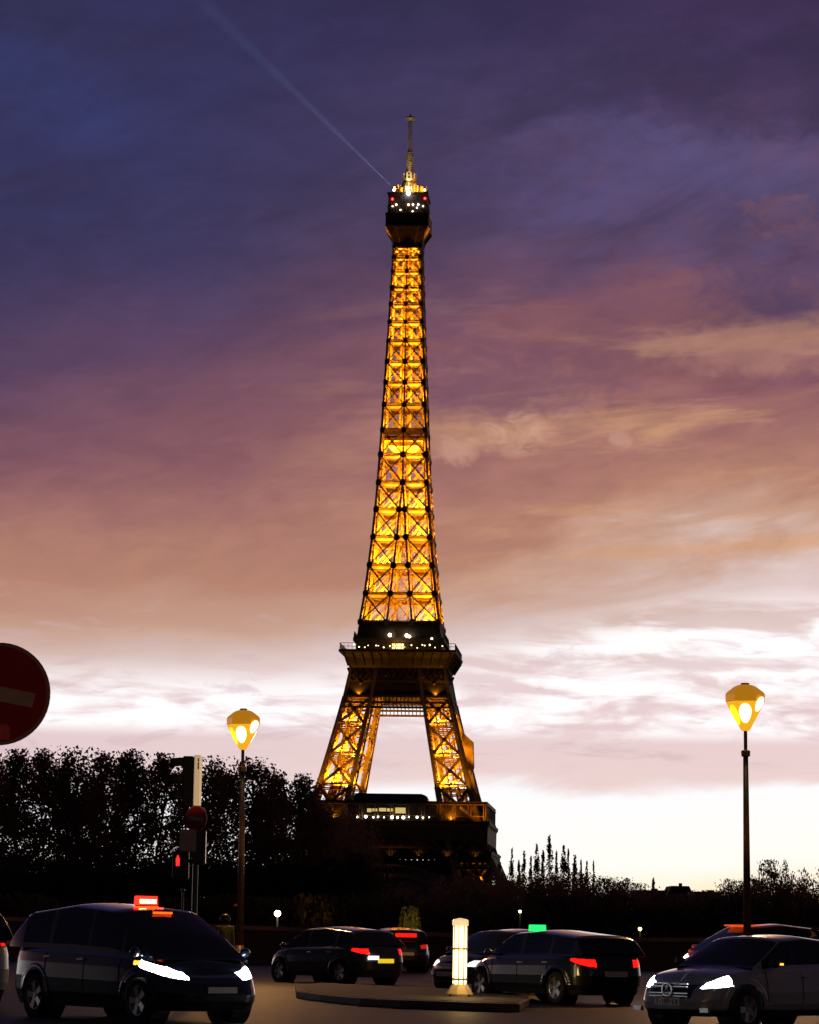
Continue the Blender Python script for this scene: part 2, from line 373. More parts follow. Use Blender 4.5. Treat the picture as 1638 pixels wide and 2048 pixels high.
def tower():
    T = empty('lattice_tower', (-2.0, 1035, -18), -rad(4.5), 'tall golden floodlit iron lattice tower tapering to a mast, lit against the dusk sky', 'tower')
    def fp(k, a, h, out=0.0, w=None):
        w = (W(h) if w is None else w) + out
        x, y = a, -w
        for _ in range(k): x, y = -y, x
        return Vector((x, y, h))
    fn = [Vector((0, -1, 0)), Vector((1, 0, 0)), Vector((0, 1, 0)), Vector((-1, 0, 0))]
    U = [130.5, 141.2, 151.9, 162.5, 173.0, 183.2, 193.8, 203.2, 212.9, 221.4, 229.4, 237.5, 244.7, 251.7, 258.2, 264.4, 269.9, 274.2]
    # ---- upper shaft
    chs = {}; br = MB(); gi = MB(); core = MB(); gu = gi; gus = []
    for k in range(4):
        for i, h in enumerate(U):
            w, wi = W(h), I(h)
            cols = [-w, -wi, wi, w] if wi > 0.3 else [-w, 0, w]
            for a in cols:
                if a == w and k != 3 and False: continue
                r = 1.15 if h < 200 else (1.0 if h < 235 else 0.8)
                pts = [(math.cos(2 * math.pi * (q + .5) / 8) * r + (0.35 if a == -w else -0.35 if a == w else 0), math.sin(2 * math.pi * (q + .5) / 8) * r * 1.15) for q in range(8)]
                o = fp(k, a, h, 0.50); ax = fn[(k + 1) % 4] if True else None
                g_ = gu if k else MB()
                g_.prism(pts, 0.08, o, fn[(k + 1) % 4], (0, 0, 1), fn[k])
                if not k: gus.append(g_)
            # horizontal truss girder
            for dz, wd in ((0.55, 0.4), (-1.5, 0.45)):
                if k or dz > 0: gi.bar(fp(k, -w, h + dz, -0.1, w), fp(k, w, h + dz, -0.1, w), 0.35, wd)
                gi.bar(fp(k, -w, h + dz, -1.1, w), fp(k, w, h + dz, -1.1, w), 0.35, wd * 0.7)
            nz = 4 if wi < 0.3 else 6
            for q in range(nz * 2):
                a0 = -w + 2 * w * q / (2 * nz); a1 = -w + 2 * w * (q + 1) / (2 * nz)
                z0, z1 = (0.55, -1.5) if q % 2 == 0 else (-1.5, 0.55)
                if k: gi.bar(fp(k, a0, h + z0, -0.1, w), fp(k, a1, h + z1, -0.1, w), 0.25)
            dp = min(2.3, w * 0.3); gi.add([fp(k, -w + .6, h + 0.35, -0.25, w), fp(k, w - .6, h + 0.35, -0.25, w), fp(k, w - .6 - dp * .5, h - 0.55 * dp, -dp, w), fp(k, -w + .6 + dp * .5, h - 0.55 * dp, -dp, w)], [(0, 1, 2, 3)])  # slanted soffit plate added to catch the floodlights from below
            if i + 1 == len(U): continue
            g = U[i + 1]; W2, I2 = W(g), I(g)
            cols2 = [-W2, -I2, I2, W2] if wi > 0.3 else [-W2, 0, W2]
            for j, (a, b) in enumerate(zip(cols, cols2)):
                cw = 0.8 if (j in (0, len(cols) - 1)) else 0.65
                if h > 230: cw *= 0.8
                if j == len(cols) - 1: continue
                ch = chs.setdefault((k, j if j == 0 or len(cols) == 4 else 9), MB())
                ch.bar(fp(k, a, h, -0.1 if j else 0), fp(k, b, g, -0.1 if j else 0), cw, cw, fn[k])
                if j: gi.bar(fp(k, a, h, -1.2), fp(k, b, g, -1.2), 0.4, 0.4, fn[k])
            pairs = [(0, 1), (2, 3)] if len(cols) == 4 else [(0, 1), (1, 2)]
            for (a, b) in pairs:
                sx = (0.55 if h < 200 else 0.42) if k == 0 else (0.95 if h > 183 else 0.8)
                for off in ((-0.02,) if k == 0 else (-0.05, -1.15)):
                    br.bar(fp(k, cols[a], h, off), fp(k, cols2[b], g, off), sx, 0.2, fn[k])
                    br.bar(fp(k, cols[b], h, off), fp(k, cols2[a], g, off), sx, 0.2, fn[k])
                # secondary lacing along the chords, lit from inside
                for s_ in range(5):
                    t0, t1 = s_ / 5, (s_ + 1) / 5
                    for ca, cb, sg in ((cols[a], cols2[a], 1), (cols[b], cols2[b], -1)):
                        x0 = ca + (cb - ca) * t0; x1 = ca + (cb - ca) * t1
                        h0 = h + (g - h) * t0; h1 = h + (g - h) * t1
                        ww = 1.15 if h < 200 else 0.9
                        if k: br.bar(fp(k, x0, h0, -0.9), fp(k, x1 + sg * ww, h1, -0.9), 0.18)
                        br.bar(fp(k, x0 + sg * ww, h0, -0.9), fp(k, x1 + sg * ww, h1, -0.9), 0.22)
            if len(cols) == 4 and wi > 0.9:
                br.bar(fp(k, cols[1], h, -0.3), fp(k, cols2[2], g, -0.3), 0.2, 0.3, fn[k])
                br.bar(fp(k, cols[2], h, -0.3), fp(k, cols2[1], g, -0.3), 0.2, 0.3, fn[k])
                # inner faces of the four legs
                for sgn in (-1, 1):
                    p0 = [fp(k, sgn * wi, h, -0.3), fp(k, sgn * wi, h, 0, wi)]
                    q0 = [fp(k, sgn * I2, g, -0.3), fp(k, sgn * I2, g, 0, max(I2, 0.4))]
                    br.bar(p0[0], q0[1], 0.35, 0.35); br.bar(p0[1], q0[0], 0.35, 0.35)
                    br.bar(q0[0], q0[1], 0.5, 0.6)
    # lift shaft, stairs and landings in the middle
    for i, h in enumerate(U[:-1]):
        g = U[i + 1]; c0 = min(2.0, W(h) * 0.33); c1 = min(2.0, W(g) * 0.33)
        for sx, sy in ((-1, -1), (1, -1), (1, 1), (-1, 1)):
            core.bar((sx * c0, sy * c0, h), (sx * c1, sy * c1, g), 0.3)
        for q in range(4):
            z0 = h + (g - h) * q / 4; z1 = h + (g - h) * (q + 1) / 4
            s_ = 1 if q % 2 else -1
            core.bar((-s_ * c0, -c0, z0), (s_ * c0, -c0, z1), 0.35, 0.2)
            core.bar((-s_ * c0, c0, z0), (s_ * c0, c0, z1), 0.35, 0.2)
            core.bar((-c0, -s_ * c0, z0), (-c0, s_ * c0, z1), 0.35, 0.2)
            core.bar((c0, -s_ * c0, z0), (c0, s_ * c0, z1), 0.35, 0.2)
        if 183 < h < 262:
            for sx in (-1, 1):
                core.box((sx * c0 * 0.5, 0.6, (h + g) / 2 + random.Random(i).uniform(-1, 1)), (c0 * 0.75, 1.2, (g - h) * random.Random(i + 9).uniform(0.45, 0.8)))
    # intermediate landing: a broad drum below y of the single-shaft start
    land = MB(); w = W(198)
    land.lathe([(w * 0.5, 195.0), (w * 0.97, 197.6), (w * 0.97, 199.2), (w * 0.5, 201.0)], 4, sq=True)
    land.lathe([(w * 0.9, 199.25), (w * 1.16, 199.4), (w * 1.16, 200.4), (w * 0.9, 200.5)], 4, sq=True)
    shaft = empty('upper_shaft', (0, 0, 0)); shaft.parent = T
    for ch in chs.values(): ch.build('corner_post', IRON, shaft)
    br.build('cross_bracing', IRON, shaft); gi.build('horizontal_girder', IRON, shaft)
    for g_ in gus: g_.build('gusset_plate', DARKIRON, shaft)
    core.build('lift_shaft', IRON, shaft); land.build('landing', IRON, shaft)
    # ---- the four legs under the second floor
    L = [30, 44, 57, 70.1, 81.3, 92.6, 102.7, 113.0]
    for sx, sy in ((-1, -1), (1, -1), (1, 1), (-1, 1)):
        lg = MB(); lb = MB(); kns = []
        for i, h in enumerate(L[:-1]):
            g = L[i + 1]
            def cs(h): w, wi = W(h) - 0.6, I(h) + 0.5; return [(sx * w, sy * w), (sx * wi, sy * w), (sx * wi, sy * wi), (sx * w, sy * wi)]
            c0, c1 = cs(h), cs(g)
            for a, b in zip(c0, c1):
                lg.bar((a[0], a[1], h), (b[0], b[1], g), 1.25)
            for e in range(4):
                a, b = c0[e], c0[(e + 1) % 4]; a2, b2 = c1[e], c1[(e + 1) % 4]
                nn = Vector((sy * 0 + (0 if e % 2 == 0 else 1), 1 if e % 2 == 0 else 0, 0))
                lb.bar((a[0], a[1], h), (b2[0], b2[1], g), 0.35, 0.95, None)
                lb.bar((b[0], b[1], h), (a2[0], a2[1], g), 0.35, 0.95, None)
                for dz in (0.7, -0.9):
                    lb.bar((a[0], a[1], h + dz), (b[0], b[1], h + dz), 0.5, 0.45)
                m0 = Vector(((a[0] + b[0] + a2[0] + b2[0]) / 4, (a[1] + b[1] + a2[1] + b2[1]) / 4, (h + g) / 2))
                if sy < 0 and h > 57: kk = MB(); kk.ball(m0, 0.9, 8, 6); kns.append(kk)
                # thin secondary lattice
                for q in range(6):
                    t = (q + 0.5) / 6
                    p0 = Vector((a[0] + (b[0] - a[0]) * t, a[1] + (b[1] - a[1]) * t, h)); p1 = Vector((a2[0] + (b2[0] - a2[0]) * t, a2[1] + (b2[1] - a2[1]) * t, g))
                    if q in (0, 5): lb.bar(p0, p1, 0.3)
                for q in range(7):
                    t0, t1 = q / 7, (q + 1) / 7
                    def P(aa, bb, t, s): base = Vector((aa[0] + (bb[0] - aa[0]) * s, aa[1] + (bb[1] - aa[1]) * s)); return base
                    for s0, s1 in ((0.0, 0.083), (0.917, 1.0)):
                        l0 = Vector((a[0] + (b[0] - a[0]) * s0, a[1] + (b[1] - a[1]) * s0, h)).lerp(Vector((a2[0] + (b2[0] - a2[0]) * s0, a2[1] + (b2[1] - a2[1]) * s0, g)), t0)
                        l1 = Vector((a[0] + (b[0] - a[0]) * s1, a[1] + (b[1] - a[1]) * s1, h)).lerp(Vector((a2[0] + (b2[0] - a2[0]) * s1, a2[1] + (b2[1] - a2[1]) * s1, g)), t1)
                        lb.bar(l0, l1, 0.22)
            # inclined lift track inside
            m0 = [(c0[0][q] + c0[2][q]) / 2 for q in (0, 1)]; m1 = [(c1[0][q] + c1[2][q]) / 2 for q in (0, 1)]
            for o in (-1.6, 1.6):
                lb.bar((m0[0] + o, m0[1], h), (m1[0] + o, m1[1], g), 0.5, 0.9)
            for q in range(5):
                t = q / 5; z = h + (g - h) * t; x = m0[0] + (m1[0] - m0[0]) * t; y = m0[1] + (m1[1] - m0[1]) * t
                lb.box((x, y, z), (3.4, 1.5, 0.35))
        leg = lg.build('leg', IRON, T); lb.build('leg_bracing', IRON, leg); [kk.build('brace_knot', DARKIRON, leg) for kk in kns]
    # ---- second platform
    p2 = MB()
    # solid plate and lattice band between the legs
    for k in range(4):
        for h0, h1 in ((103.3, 108.3),):
            w0, w1 = W(h0), W(h1)
            p2.add([fp(k, -w0, h0, -0.2, w0), fp(k, w0, h0, -0.2, w0), fp(k, w1, h1, -0.2, w1), fp(k, -w1, h1, -0.2, w1)], [(0, 1, 2, 3)])
        for h in (98.9, 100.7, 103.0, 108.5, 113.4):
            p2.bar(fp(k, -W(h), h, -0.4), fp(k, W(h), h, -0.4), 0.7, 0.8)
        i0 = I(100) + 0.5
        for q in range(15):
            a = -i0 + 2 * i0 * q / 14
            p2.bar(fp(k, a, 98.9, -0.4), fp(k, a, 103, -0.4), 0.3, 0.75)
        wq = W(110)
        for q in range(16):
            a0 = -wq + 2 * wq * q / 16; a1 = a0 + 2 * wq / 16
            p2.bar(fp(k, a0, 108.5, -0.3), fp(k, a1, 113.4, -0.3), 0.4, 0.8); p2.bar(fp(k, a1, 108.5, -0.3), fp(k, a0, 113.4, -0.3), 0.4, 0.8)
    p2.lathe([(17.2 * 1.414, 109.0), (17.5 * 1.414, 113.2)], 4, sq=True)
    p2.lathe([(12.0, 108.3), (12.0, 114.0)], 4, sq=True)
    p2.lathe([(17.7 * 1.414, 113.5), (18.3 * 1.414, 114.6), (19.3 * 1.414, 117.0), (20.9 * 1.414, 118.7), (21.4 * 1.414, 119.0), (21.4 * 1.414, 119.9), (17 * 1.414, 119.95)], 4, sq=True)
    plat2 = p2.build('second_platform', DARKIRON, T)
    for k in range(2):
        for q in range(13):
            a = -19.5 + 39 * q / 12
            cons = MB(); cons.bar(fp(k, a * 0.93, 114.2, 0, 18.35), fp(k, a, 118.5, 0, 21.0), 0.35, 0.6); cons.build('console_bracket', DARKIRON, plat2)
    rl = MB()
    for k in range(4):
        for z in (121.0, 122.2):
            rl.bar(fp(k, -21, z, 0, 21), fp(k, 21, z, 0, 21), 0.16)
        for q in range(29):
            rl.bar(fp(k, -21 + 1.5 * q, 119.9, 0, 21), fp(k, -21 + 1.5 * q, 122.2, 0, 21), 0.12)
    rl.build('railing', DARKIRON, plat2)
    dk = MB()
    dk.lathe([(15.7 * 1.414, 119.97), (15.7 * 1.414, 123.2), (16.7 * 1.414, 123.4), (16.7 * 1.414, 124.6), (15.4 * 1.414, 124.8), (15.0 * 1.414, 128.6), (14.6 * 1.414, 130.0)], 4, sq=True)
    for k in range(4):
        for q in range(22):
            a = -15 + 30 * q / 21
            dk.bar(fp(k, a, 124.7, 0, 16.6), fp(k, a * 0.97, 127.0 + 0.4 * math.sin(q * 2.1), 0, 16.4), 0.2)
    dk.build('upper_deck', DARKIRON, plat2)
    # ---- first platform
    p1 = MB()
    p1.lathe([(32.6 * 1.414, 47.0), (33.4 * 1.414, 49.0), (34.2 * 1.414, 50.0), (34.3 * 1.414, 55.6), (34.9 * 1.414, 56.6), (34.9 * 1.414, 57.5), (20 * 1.414, 57.55)], 4, sq=True)
    p1.lathe([(29.5 * 1.414, 57.6), (29.5 * 1.414, 63.4), (33.8 * 1.414, 63.6), (34.0 * 1.414, 64.6), (20 * 1.414, 64.7)], 4, sq=True)
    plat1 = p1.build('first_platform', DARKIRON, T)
    ar = MB()
    for k in range(4):
        for q in range(13):
            a = -33.2 + 66.4 * q / 12
            for o in (-0.5, 0.5): ar.bar(fp(k, a + o, 57.5, 0, 33.4), fp(k, a + o, 63.7, 0, 33.4), 0.32)
            ar.box(fp(k, a, 58.1, 0, 33.5), (1.3, 1.3, 1.0))
        ar.bar(fp(k, -33.4, 63.5, 0, 33.9), fp(k, 33.4, 63.5, 0, 33.9), 0.4)
        ar.bar(fp(k, -33.4, 59.3, 0, 33.4), fp(k, 33.4, 59.3, 0, 33.4), 0.15)
    ar.build('arcade', IRON, plat1)
    lat = MB()
    for k in range(4):
        for h in (41.0, 44.3, 47.3):
            lat.bar(fp(k, -W(h), h, -0.3), fp(k, W(h), h, -0.3), 0.6, 0.9)
        ww = W(44)
        n_ = 34
        for q in range(n_):
            a0 = -ww + 2 * ww * q / n_; a1 = a0 + 2 * ww / n_
            lat.bar(fp(k, a0, 41, -0.3, ww), fp(k, a1, 44.3, -0.3, ww), 0.3, 0.8); lat.bar(fp(k, a1, 41, -0.3, ww), fp(k, a0, 44.3, -0.3, ww), 0.3, 0.8)
            lat.bar(fp(k, a0, 44.3, -0.3, ww), fp(k, a1, 47.3, -0.3, ww), 0.3, 0.9); lat.bar(fp(k, a1, 44.3, -0.3, ww), fp(k, a0, 47.3, -0.3, ww), 0.3, 0.9)
    lat.build('lattice_girder', DARKIRON, plat1)
    pv = MB(); ptsv = [(-14.5, 0), (12.0, 0), (12.0, 1.6), (11.4, 2.6), (10.0, 3.1), (-13.0, 3.1), (-14.0, 2.6), (-14.5, 1.6)]
    pv.prism(ptsv, 10, (0, -17, 64.3), (1, 0, 0), (0, 0, 1), (0, -1, 0))
    pv.build('pavilion', DARKIRON, plat1)
    wn = MB()
    for x0, x1, z0, z1 in ((-9.2, -7.6, 60.6, 61.9), (-7.3, -5.2, 60.9, 61.9), (-4.9, -2.4, 60.9, 62.1), (-2.1, 0.4, 60.9, 62.0), (0.9, 4.6, 60.3, 62.3)):
        wn.add([(x0, -29.56, z0), (x1, -29.56, z0), (x1, -29.56, z1), (x0, -29.56, z1)], [(0, 1, 2, 3)])
    wn.build('lit_window', glow('pavilion_window_glow', (0.85, 0.62, 0.20), 0.75), plat1)
    # arches between the legs
    for k in range(4):
        a_ = MB()
        n_ = 40
        for q in range(n_):
            t0 = math.pi * (0.12 + 0.76 * q / n_); t1 = math.pi * (0.12 + 0.76 * (q + 1) / n_)
            for R_, wd in ((37.0, 0.9), (40.5, 0.7)):
                p = fp(k, R_ * math.cos(t0), R_ * math.sin(t0) + 1.2, 0.2, W(40)); e = fp(k, R_ * math.cos(t1), R_ * math.sin(t1) + 1.2, 0.2, W(40))
                a_.bar(p, e, wd, 1.6, fn[k])
            a_.bar(fp(k, 37 * math.cos(t0), 37 * math.sin(t0) + 1.2, 0.2, W(40)), fp(k, 40.5 * math.cos(t1), 40.5 * math.sin(t1) + 1.2, 0.2, W(40)), 0.35)
            a_.bar(fp(k, 37 * math.cos(t1), 37 * math.sin(t1) + 1.2, 0.2, W(40)), fp(k, 40.5 * math.cos(t0), 40.5 * math.sin(t0) + 1.2, 0.2, W(40)), 0.35)
        a_.build('arch', IRON, T)
    # works platform hung on the right leg
    wk = MB(); wk.prism([(22.5, 92.5), (24.6, 90.0), (26.9, 88.0), (27.3, 78.5), (26.0, 76.0), (23.5, 80)], 5.0, (0, 3, 0), (1, 0, 0), (0, 0, 1), (0, -1, 0))
    wk.build('work_enclosure', mat('enclosure_cloth', (0.20, 0.12, 0.04), 0.8, 0, 0.5, 0.5), T)
    # ---- top
    tp = MB()
    s2 = 1.41421
    tp.lathe([(7.9 * s2, 281.0), (8.15 * s2, 281.4), (8.15 * s2, 286.2), (7.35 * s2, 286.6), (7.3 * s2, 293.6), (7.7 * s2, 293.8), (7.7 * s2, 294.5), (5 * s2, 294.55)], 4, sq=True)
    fl = MB(); fl.lathe([(5.0 * s2, 273.6), (5.15 * s2, 275.4), (5.8 * s2, 277.6), (7.3 * s2, 280.3), (7.9 * s2, 280.95)], 4, sq=True)
    top = tp.build('top_gallery', DARKIRON, T)
    fl.build('flared_support', mat('brown_iron', (0.10, 0.055, 0.03), 0.6, 0, 0.4, 0.6), top)
    rb = MB()
    for k in range(4):
        for a in (-1, -0.55, 0.55, 1):
            rb.bar(fp(k, 5.15 * a, 275.2, 0.08, 5.2), fp(k, 5.85 * a, 277.6, 0.08, 5.85), 0.4, 0.4); rb.bar(fp(k, 5.85 * a, 277.6, 0.1, 5.85), fp(k, 7.9 * a, 281.2, 0.1, 7.9), 0.4, 0.4)
        rb.bar(fp(k, -8.2, 281.3, 0.1, 8.15), fp(k, 8.2, 281.3, 0.1, 8.15), 0.25)
        rb.bar(fp(k, -8.2, 286.3, 0.1, 8.15), fp(k, 8.2, 286.3, 0.1, 8.15), 0.25)
        for q in range(14): rb.bar(fp(k, -7.3 + 14.6 * q / 13, 286.6, 0.12, 7.35), fp(k, -7.3 + 14.6 * q / 13, 290.2, 0.12, 7.35), 0.12)
    rb.build('gallery_rib', IRON, top)
    eq = MB()
    R_ = random.Random(5)
    for q in range(26):
        a = q / 26 * 2 * math.pi; rr = 5.9 + R_.uniform(-0.5, 0.9)
        eq.box((rr * math.cos(a) , rr * math.sin(a), 295.6 + R_.uniform(-0.3, 0.6)), (R_.uniform(0.6, 1.6), R_.uniform(0.5, 1.2), R_.uniform(2.2, 4.4)), a)
    eq.build('rooftop_equipment', IRON, top)
    cu = MB()
    cu.lathe([(4.0, 294.5), (3.9, 296.0), (3.3, 297.6), (3.5, 298.0), (3.2, 299.2), (2.2, 300.6), (2.35, 300.9), (2.35, 301.4), (1.7, 301.5), (1.5, 303.2)], 20)
    for q in range(10):
        a = q / 10 * 2 * math.pi
        cu.bar((4.4 * math.cos(a), 4.4 * math.sin(a), 294.6), (3.0 * math.cos(a), 3.0 * math.sin(a), 299.4), 0.3)
        cu.tube((2.4 * math.cos(a), 2.4 * math.sin(a), 301.4), (2.4 * math.cos(a), 2.4 * math.sin(a), 303.6), 0.28, 0.28, 6)
    cu.build('cupola', CREAM, T, False)
    an = MB(); an.tube((0, 0, 303), (0, 0, 312.0), 0.95, 0.85, 10)
    for q in range(12):
        z = 304.2 + q * 0.66
        an.tube((0, 0, z), (0, 0, z + 0.28), 1.45, 1.45, 10)
    for sx, sy in ((-1, -1), (1, -1), (1, 1), (-1, 1)): an.bar((sx * .62, sy * .62, 312), (sx * .55, sy * .55, 324.6), 0.32)
    for q in range(16):
        z = 312 + q * 0.75; s_ = 1 if q % 2 else -1
        for a in (-.6, .6):
            an.bar((-s_ * .6, a, z), (s_ * .6, a, z + .75), 0.16); an.bar((a, -s_ * .6, z), (a, s_ * .6, z + .75), 0.16)
    an.tube((0, 0, 324.4), (0, 0, 325.4), 1.1, 2.0, 12); an.tube((0, 0, 325.4), (0, 0, 325.9), 2.0, 1.7, 12); an.tube((0, 0, 325.9), (0, 0, 327.2), 0.35, 0.2, 8)
    an.build('antenna_mast', mat('antenna_paint', (0.34, 0.31, 0.22), 0.5, 0.1, 0.2, 1.0), T)
    # lamps seen as points
    def dots(name, m, pts, parent):
        for p, r in pts:
            b = MB(); b.ball(p, r, 8, 6); b.build(name, m, parent, True)
    Wg = glow('gallery_lamp_white', (1.0, 0.86, 0.66), 9)
    dots('gallery_lamp', Wg, [((x, -7.75, z), r * .8) for x, z, r in ((-5.6, 289.0, .28), (-4.2, 289.6, .42), (-2.6, 287.6, .3), (0.4, 289.6, .42), (2.1, 289.6, .42), (4.1, 289.6, .42), (3.6, 288.4, .32), (5.9, 289.0, .32), (2.0, 287.0, .3))], top)
    dots('warning_lamp', glow('warning_red', (1.0, 0.03, 0.02), 8), [((-5.7, -7.75, 291.8), .42), ((6.6, -7.75, 292.0), .42)], top)
    dots('beacon', glow('beacon_white', (0.9, 0.95, 1.0), 30), [((0.3, -8.1, 294.0), .72)], top)
    dots('floodlight', glow('flood_cream', (1.0, 0.93, 0.6), 9), [((0.6, -5.0, 296.9), .62), ((-0.5, -5.0, 296.9), .5), ((-5.2, -7.2, 295.4), .5), ((6.4, -7.2, 295.4), .42)], top)
    Wd = glow('deck_lamp_warm', (1.0, 0.72, 0.32), 6)
    R_ = random.Random(11)
    dots('deck_lamp', Wd, [((-16 + 32 * q / 17 + R_.uniform(-.6, .6), -19.6 + R_.uniform(-.6, .6), 121.2 + R_.uniform(-.5, .6)), R_.uniform(.16, .36)) for q in range(18)], plat2)
    dots('deck_lamp', glow('deck_lamp_bright', (1.0, 0.86, 0.55), 14), [((-3.2, -16.6, 125.6), .62), ((3.0, -16.6, 125.5), .62), ((4.0, -16.6, 125.1), .5), ((12.2, -16.7, 124.4), .34)], plat2)
    dw = MB()
    for x0, x1 in ((-2.4, -1.2), (-0.9, 0.9), (1.0, 1.9)): dw.add([(x0, -15.76, 120.6), (x1, -15.76, 120.6), (x1, -15.76, 122.6), (x0, -15.76, 122.6)], [(0, 1, 2, 3)])
    dw.build('lit_window', glow('shop_window_glow', (1.0, 0.7, 0.28), 1.6), plat2)
    dots('gallery_lamp', glow('first_floor_lamp', (1.0, 0.85, 0.76), 8), [((x, -34.2, 58.6 + R_.uniform(-.05, .25)), r) for x, r in ((-12.3, .42), (-9.2, .52), (-6.5, .3), (-4.8, .32), (-2.7, .22), (0.2, .52), (2.1, .42), (4.2, .55), (6.2, .25), (9.1, .40), (11.2, .3), (13.4, .2))], plat1)
    # ---- the floodlights themselves
    for i, h in enumerate(U[:-1]):
        if I(h) < 0.3:
            w = W(h)
            for sx in (-1, 1):
                lamp('shaft_floodlight', 'SPOT', (sx * w * .55, -w * 0.62, h + 0.9), (200 + 90 * math.sin(i * 2.4 + sx)) * w * w, GOLD, T, 0.3, (0, 0.15, 1), 168, 0.4)
        else:
            c = (W(h) + I(h)) / 2
            for sx, sy in ((-1, -1), (1, -1), (1, 1), (-1, 1)):
                lamp('shaft_floodlight', 'SPOT', (sx * c, sy * c, h + 0.9), (260 + 110 * math.sin(i * 1.7 + sx * 2)) * ((W(h) - I(h)) ** 2), GOLD, T, 0.35, (-sx * .05, 0.1, 1), 165, 0.4)
    for i, h in enumerate(L):
        if 66 < h < 101:
            c = (W(h) + I(h)) / 2
            for sx, sy in ((-1, -1), (1, -1), (1, 1), (-1, 1)):
                e = {70.1: 75000, 81.3: 48000, 92.6: 24000}[h]
                lamp('leg_floodlight', 'SPOT', (sx * c, sy * c, h + 0.8), e * (1 if sy < 0 else 0.5), GOLD, T, 0.4, (-sx * 0.2, 0.05 - sy * .2, 1), 165, 0.4)
    for sx in (-1, 1):
        for o in (-5, 5):
            lamp('leg_floodlight', 'SPOT', (sx * 23.5 + o, -32.6, 65.2), 11000, GOLD, T, 0.4, (-sx * 0.22, 0.42, 1), 50, 0.9)
        lamp('leg_floodlight', 'SPOT', (sx * 21, -30, 58), 2600, GOLD, T, 0.4, (0, -0.2, 1), 150, 0.7)
    for sx in (-1, 1):
        lamp('leg_floodlight', 'SPOT', (sx * 14.5, -14.5, 103.8), 18000, GOLD, T, 0.4, (0, -0.4, 1), 165, 0.5)
        lamp('leg_floodlight', 'SPOT', (sx * 14, -19.8, 103.5), 1500, GOLD, T, 0.3, (0, 0.3, 1), 120, 0.7)
        lamp('leg_floodlight', 'SPOT', (sx * 30, -30, 36), 3000, GOLD, T, 0.4, (0, -0.2, 1), 165, 0.5)
    for q in range(7):
        lamp('frieze_floodlight', 'SPOT', (-30 + 10 * q, -36.5, 45), 130, GOLD, T, 0.3, (0, 0.35, 1), 130, 0.9)
    lamp('arch_floodlight', 'SPOT', (-8, -W(40) - 1.5, 30), 5200, (1, .33, .03), T, 0.4, (0.35, 0.12, 1), 75, 0.9)
    lamp('arcade_floodlight', 'SPOT', (22, -37.5, 58), 1300, (1, .33, .03), T, 0.3, (0, 0.5, 1), 140, 0.9)
    lamp('arcade_floodlight', 'SPOT', (31, -37, 58), 1600, (1, .33, .03), T, 0.3, (0.1, 0.6, 1), 140, 0.9)
    for sx in (-1, 1):
        lamp('top_floodlight', 'SPOT', (sx * 4, -9.2, 272), 260, (1, .33, .03), T, 0.3, (0, 0.25, 1), 80, 0.8)
        lamp('top_floodlight', 'SPOT', (sx * 9.8, -5, 275.5), 2600, (1, .33, .03), T, 0.3, (-sx * .3, 0.2, 1), 100, 0.8)
        lamp('top_floodlight', 'POINT', (sx * 4.9, -7.4, 296.3), 3400, (1, .42, .03), T, 0.3)
    lamp('cupola_floodlight', 'SPOT', (0, -7.3, 295.2), 9000, (1, .88, .55), T, 0.2, (0, 0.5, 1), 100, 0.8)
    lamp('deck_floodlight', 'POINT', (0, -18.8, 121.8), 500, (1, .6, .2), T, 0.3)
    # searchlight on the roof
    sl = MB(); sl.tube((-4.4, -6.5, 295.6), (-5.3, -6.6, 296.6), 0.5, 0.62, 12)
    sl.build('searchlight', DARKIRON, top)
    return T
T = tower()
# beam: slightly hazy air lit by the searchlight's spot lamp
def beam():
    S = at(793, 382, 1026); E_ = at(392, -10, 1000); d = (E_ - S); ln = d.length; d.normalize()
    q = d.to_track_quat('Z', 'Y')
    Lm = 190.0; spread = 0.036
    b = MB(); b.lathe([(0.15, 0.6), (0.15 + spread * Lm, Lm)], 24)
    m = bpy.data.materials.new('beam_haze'); m.use_nodes = True; nt = m.node_tree; nt.nodes.clear()
    o = nt.nodes.new('ShaderNodeOutputMaterial'); vs = nt.nodes.new('ShaderNodeVolumeScatter')
    vs.inputs['Color'].default_value = (0.85, 0.92, 1, 1); vs.inputs['Density'].default_value = 0.0008
    nt.links.new(vs.outputs[0], o.inputs['Volume'])
    ob = b.build('searchlight_beam', m); ob.location = S; ob.rotation_mode = 'QUATERNION'; ob.rotation_quaternion = q
    tag(ob, 'faint blue searchlight beam slanting up left from the top of the tower', 'light beam', None, 'stuff')
    l = lamp('searchlight_lamp', 'SPOT', S, 5.2e6, (0.35, 0.55, 1.0), None, 0.2, d, math.degrees(2 * math.atan(spread)), 0.9)
    mw = T.matrix_world
beam()

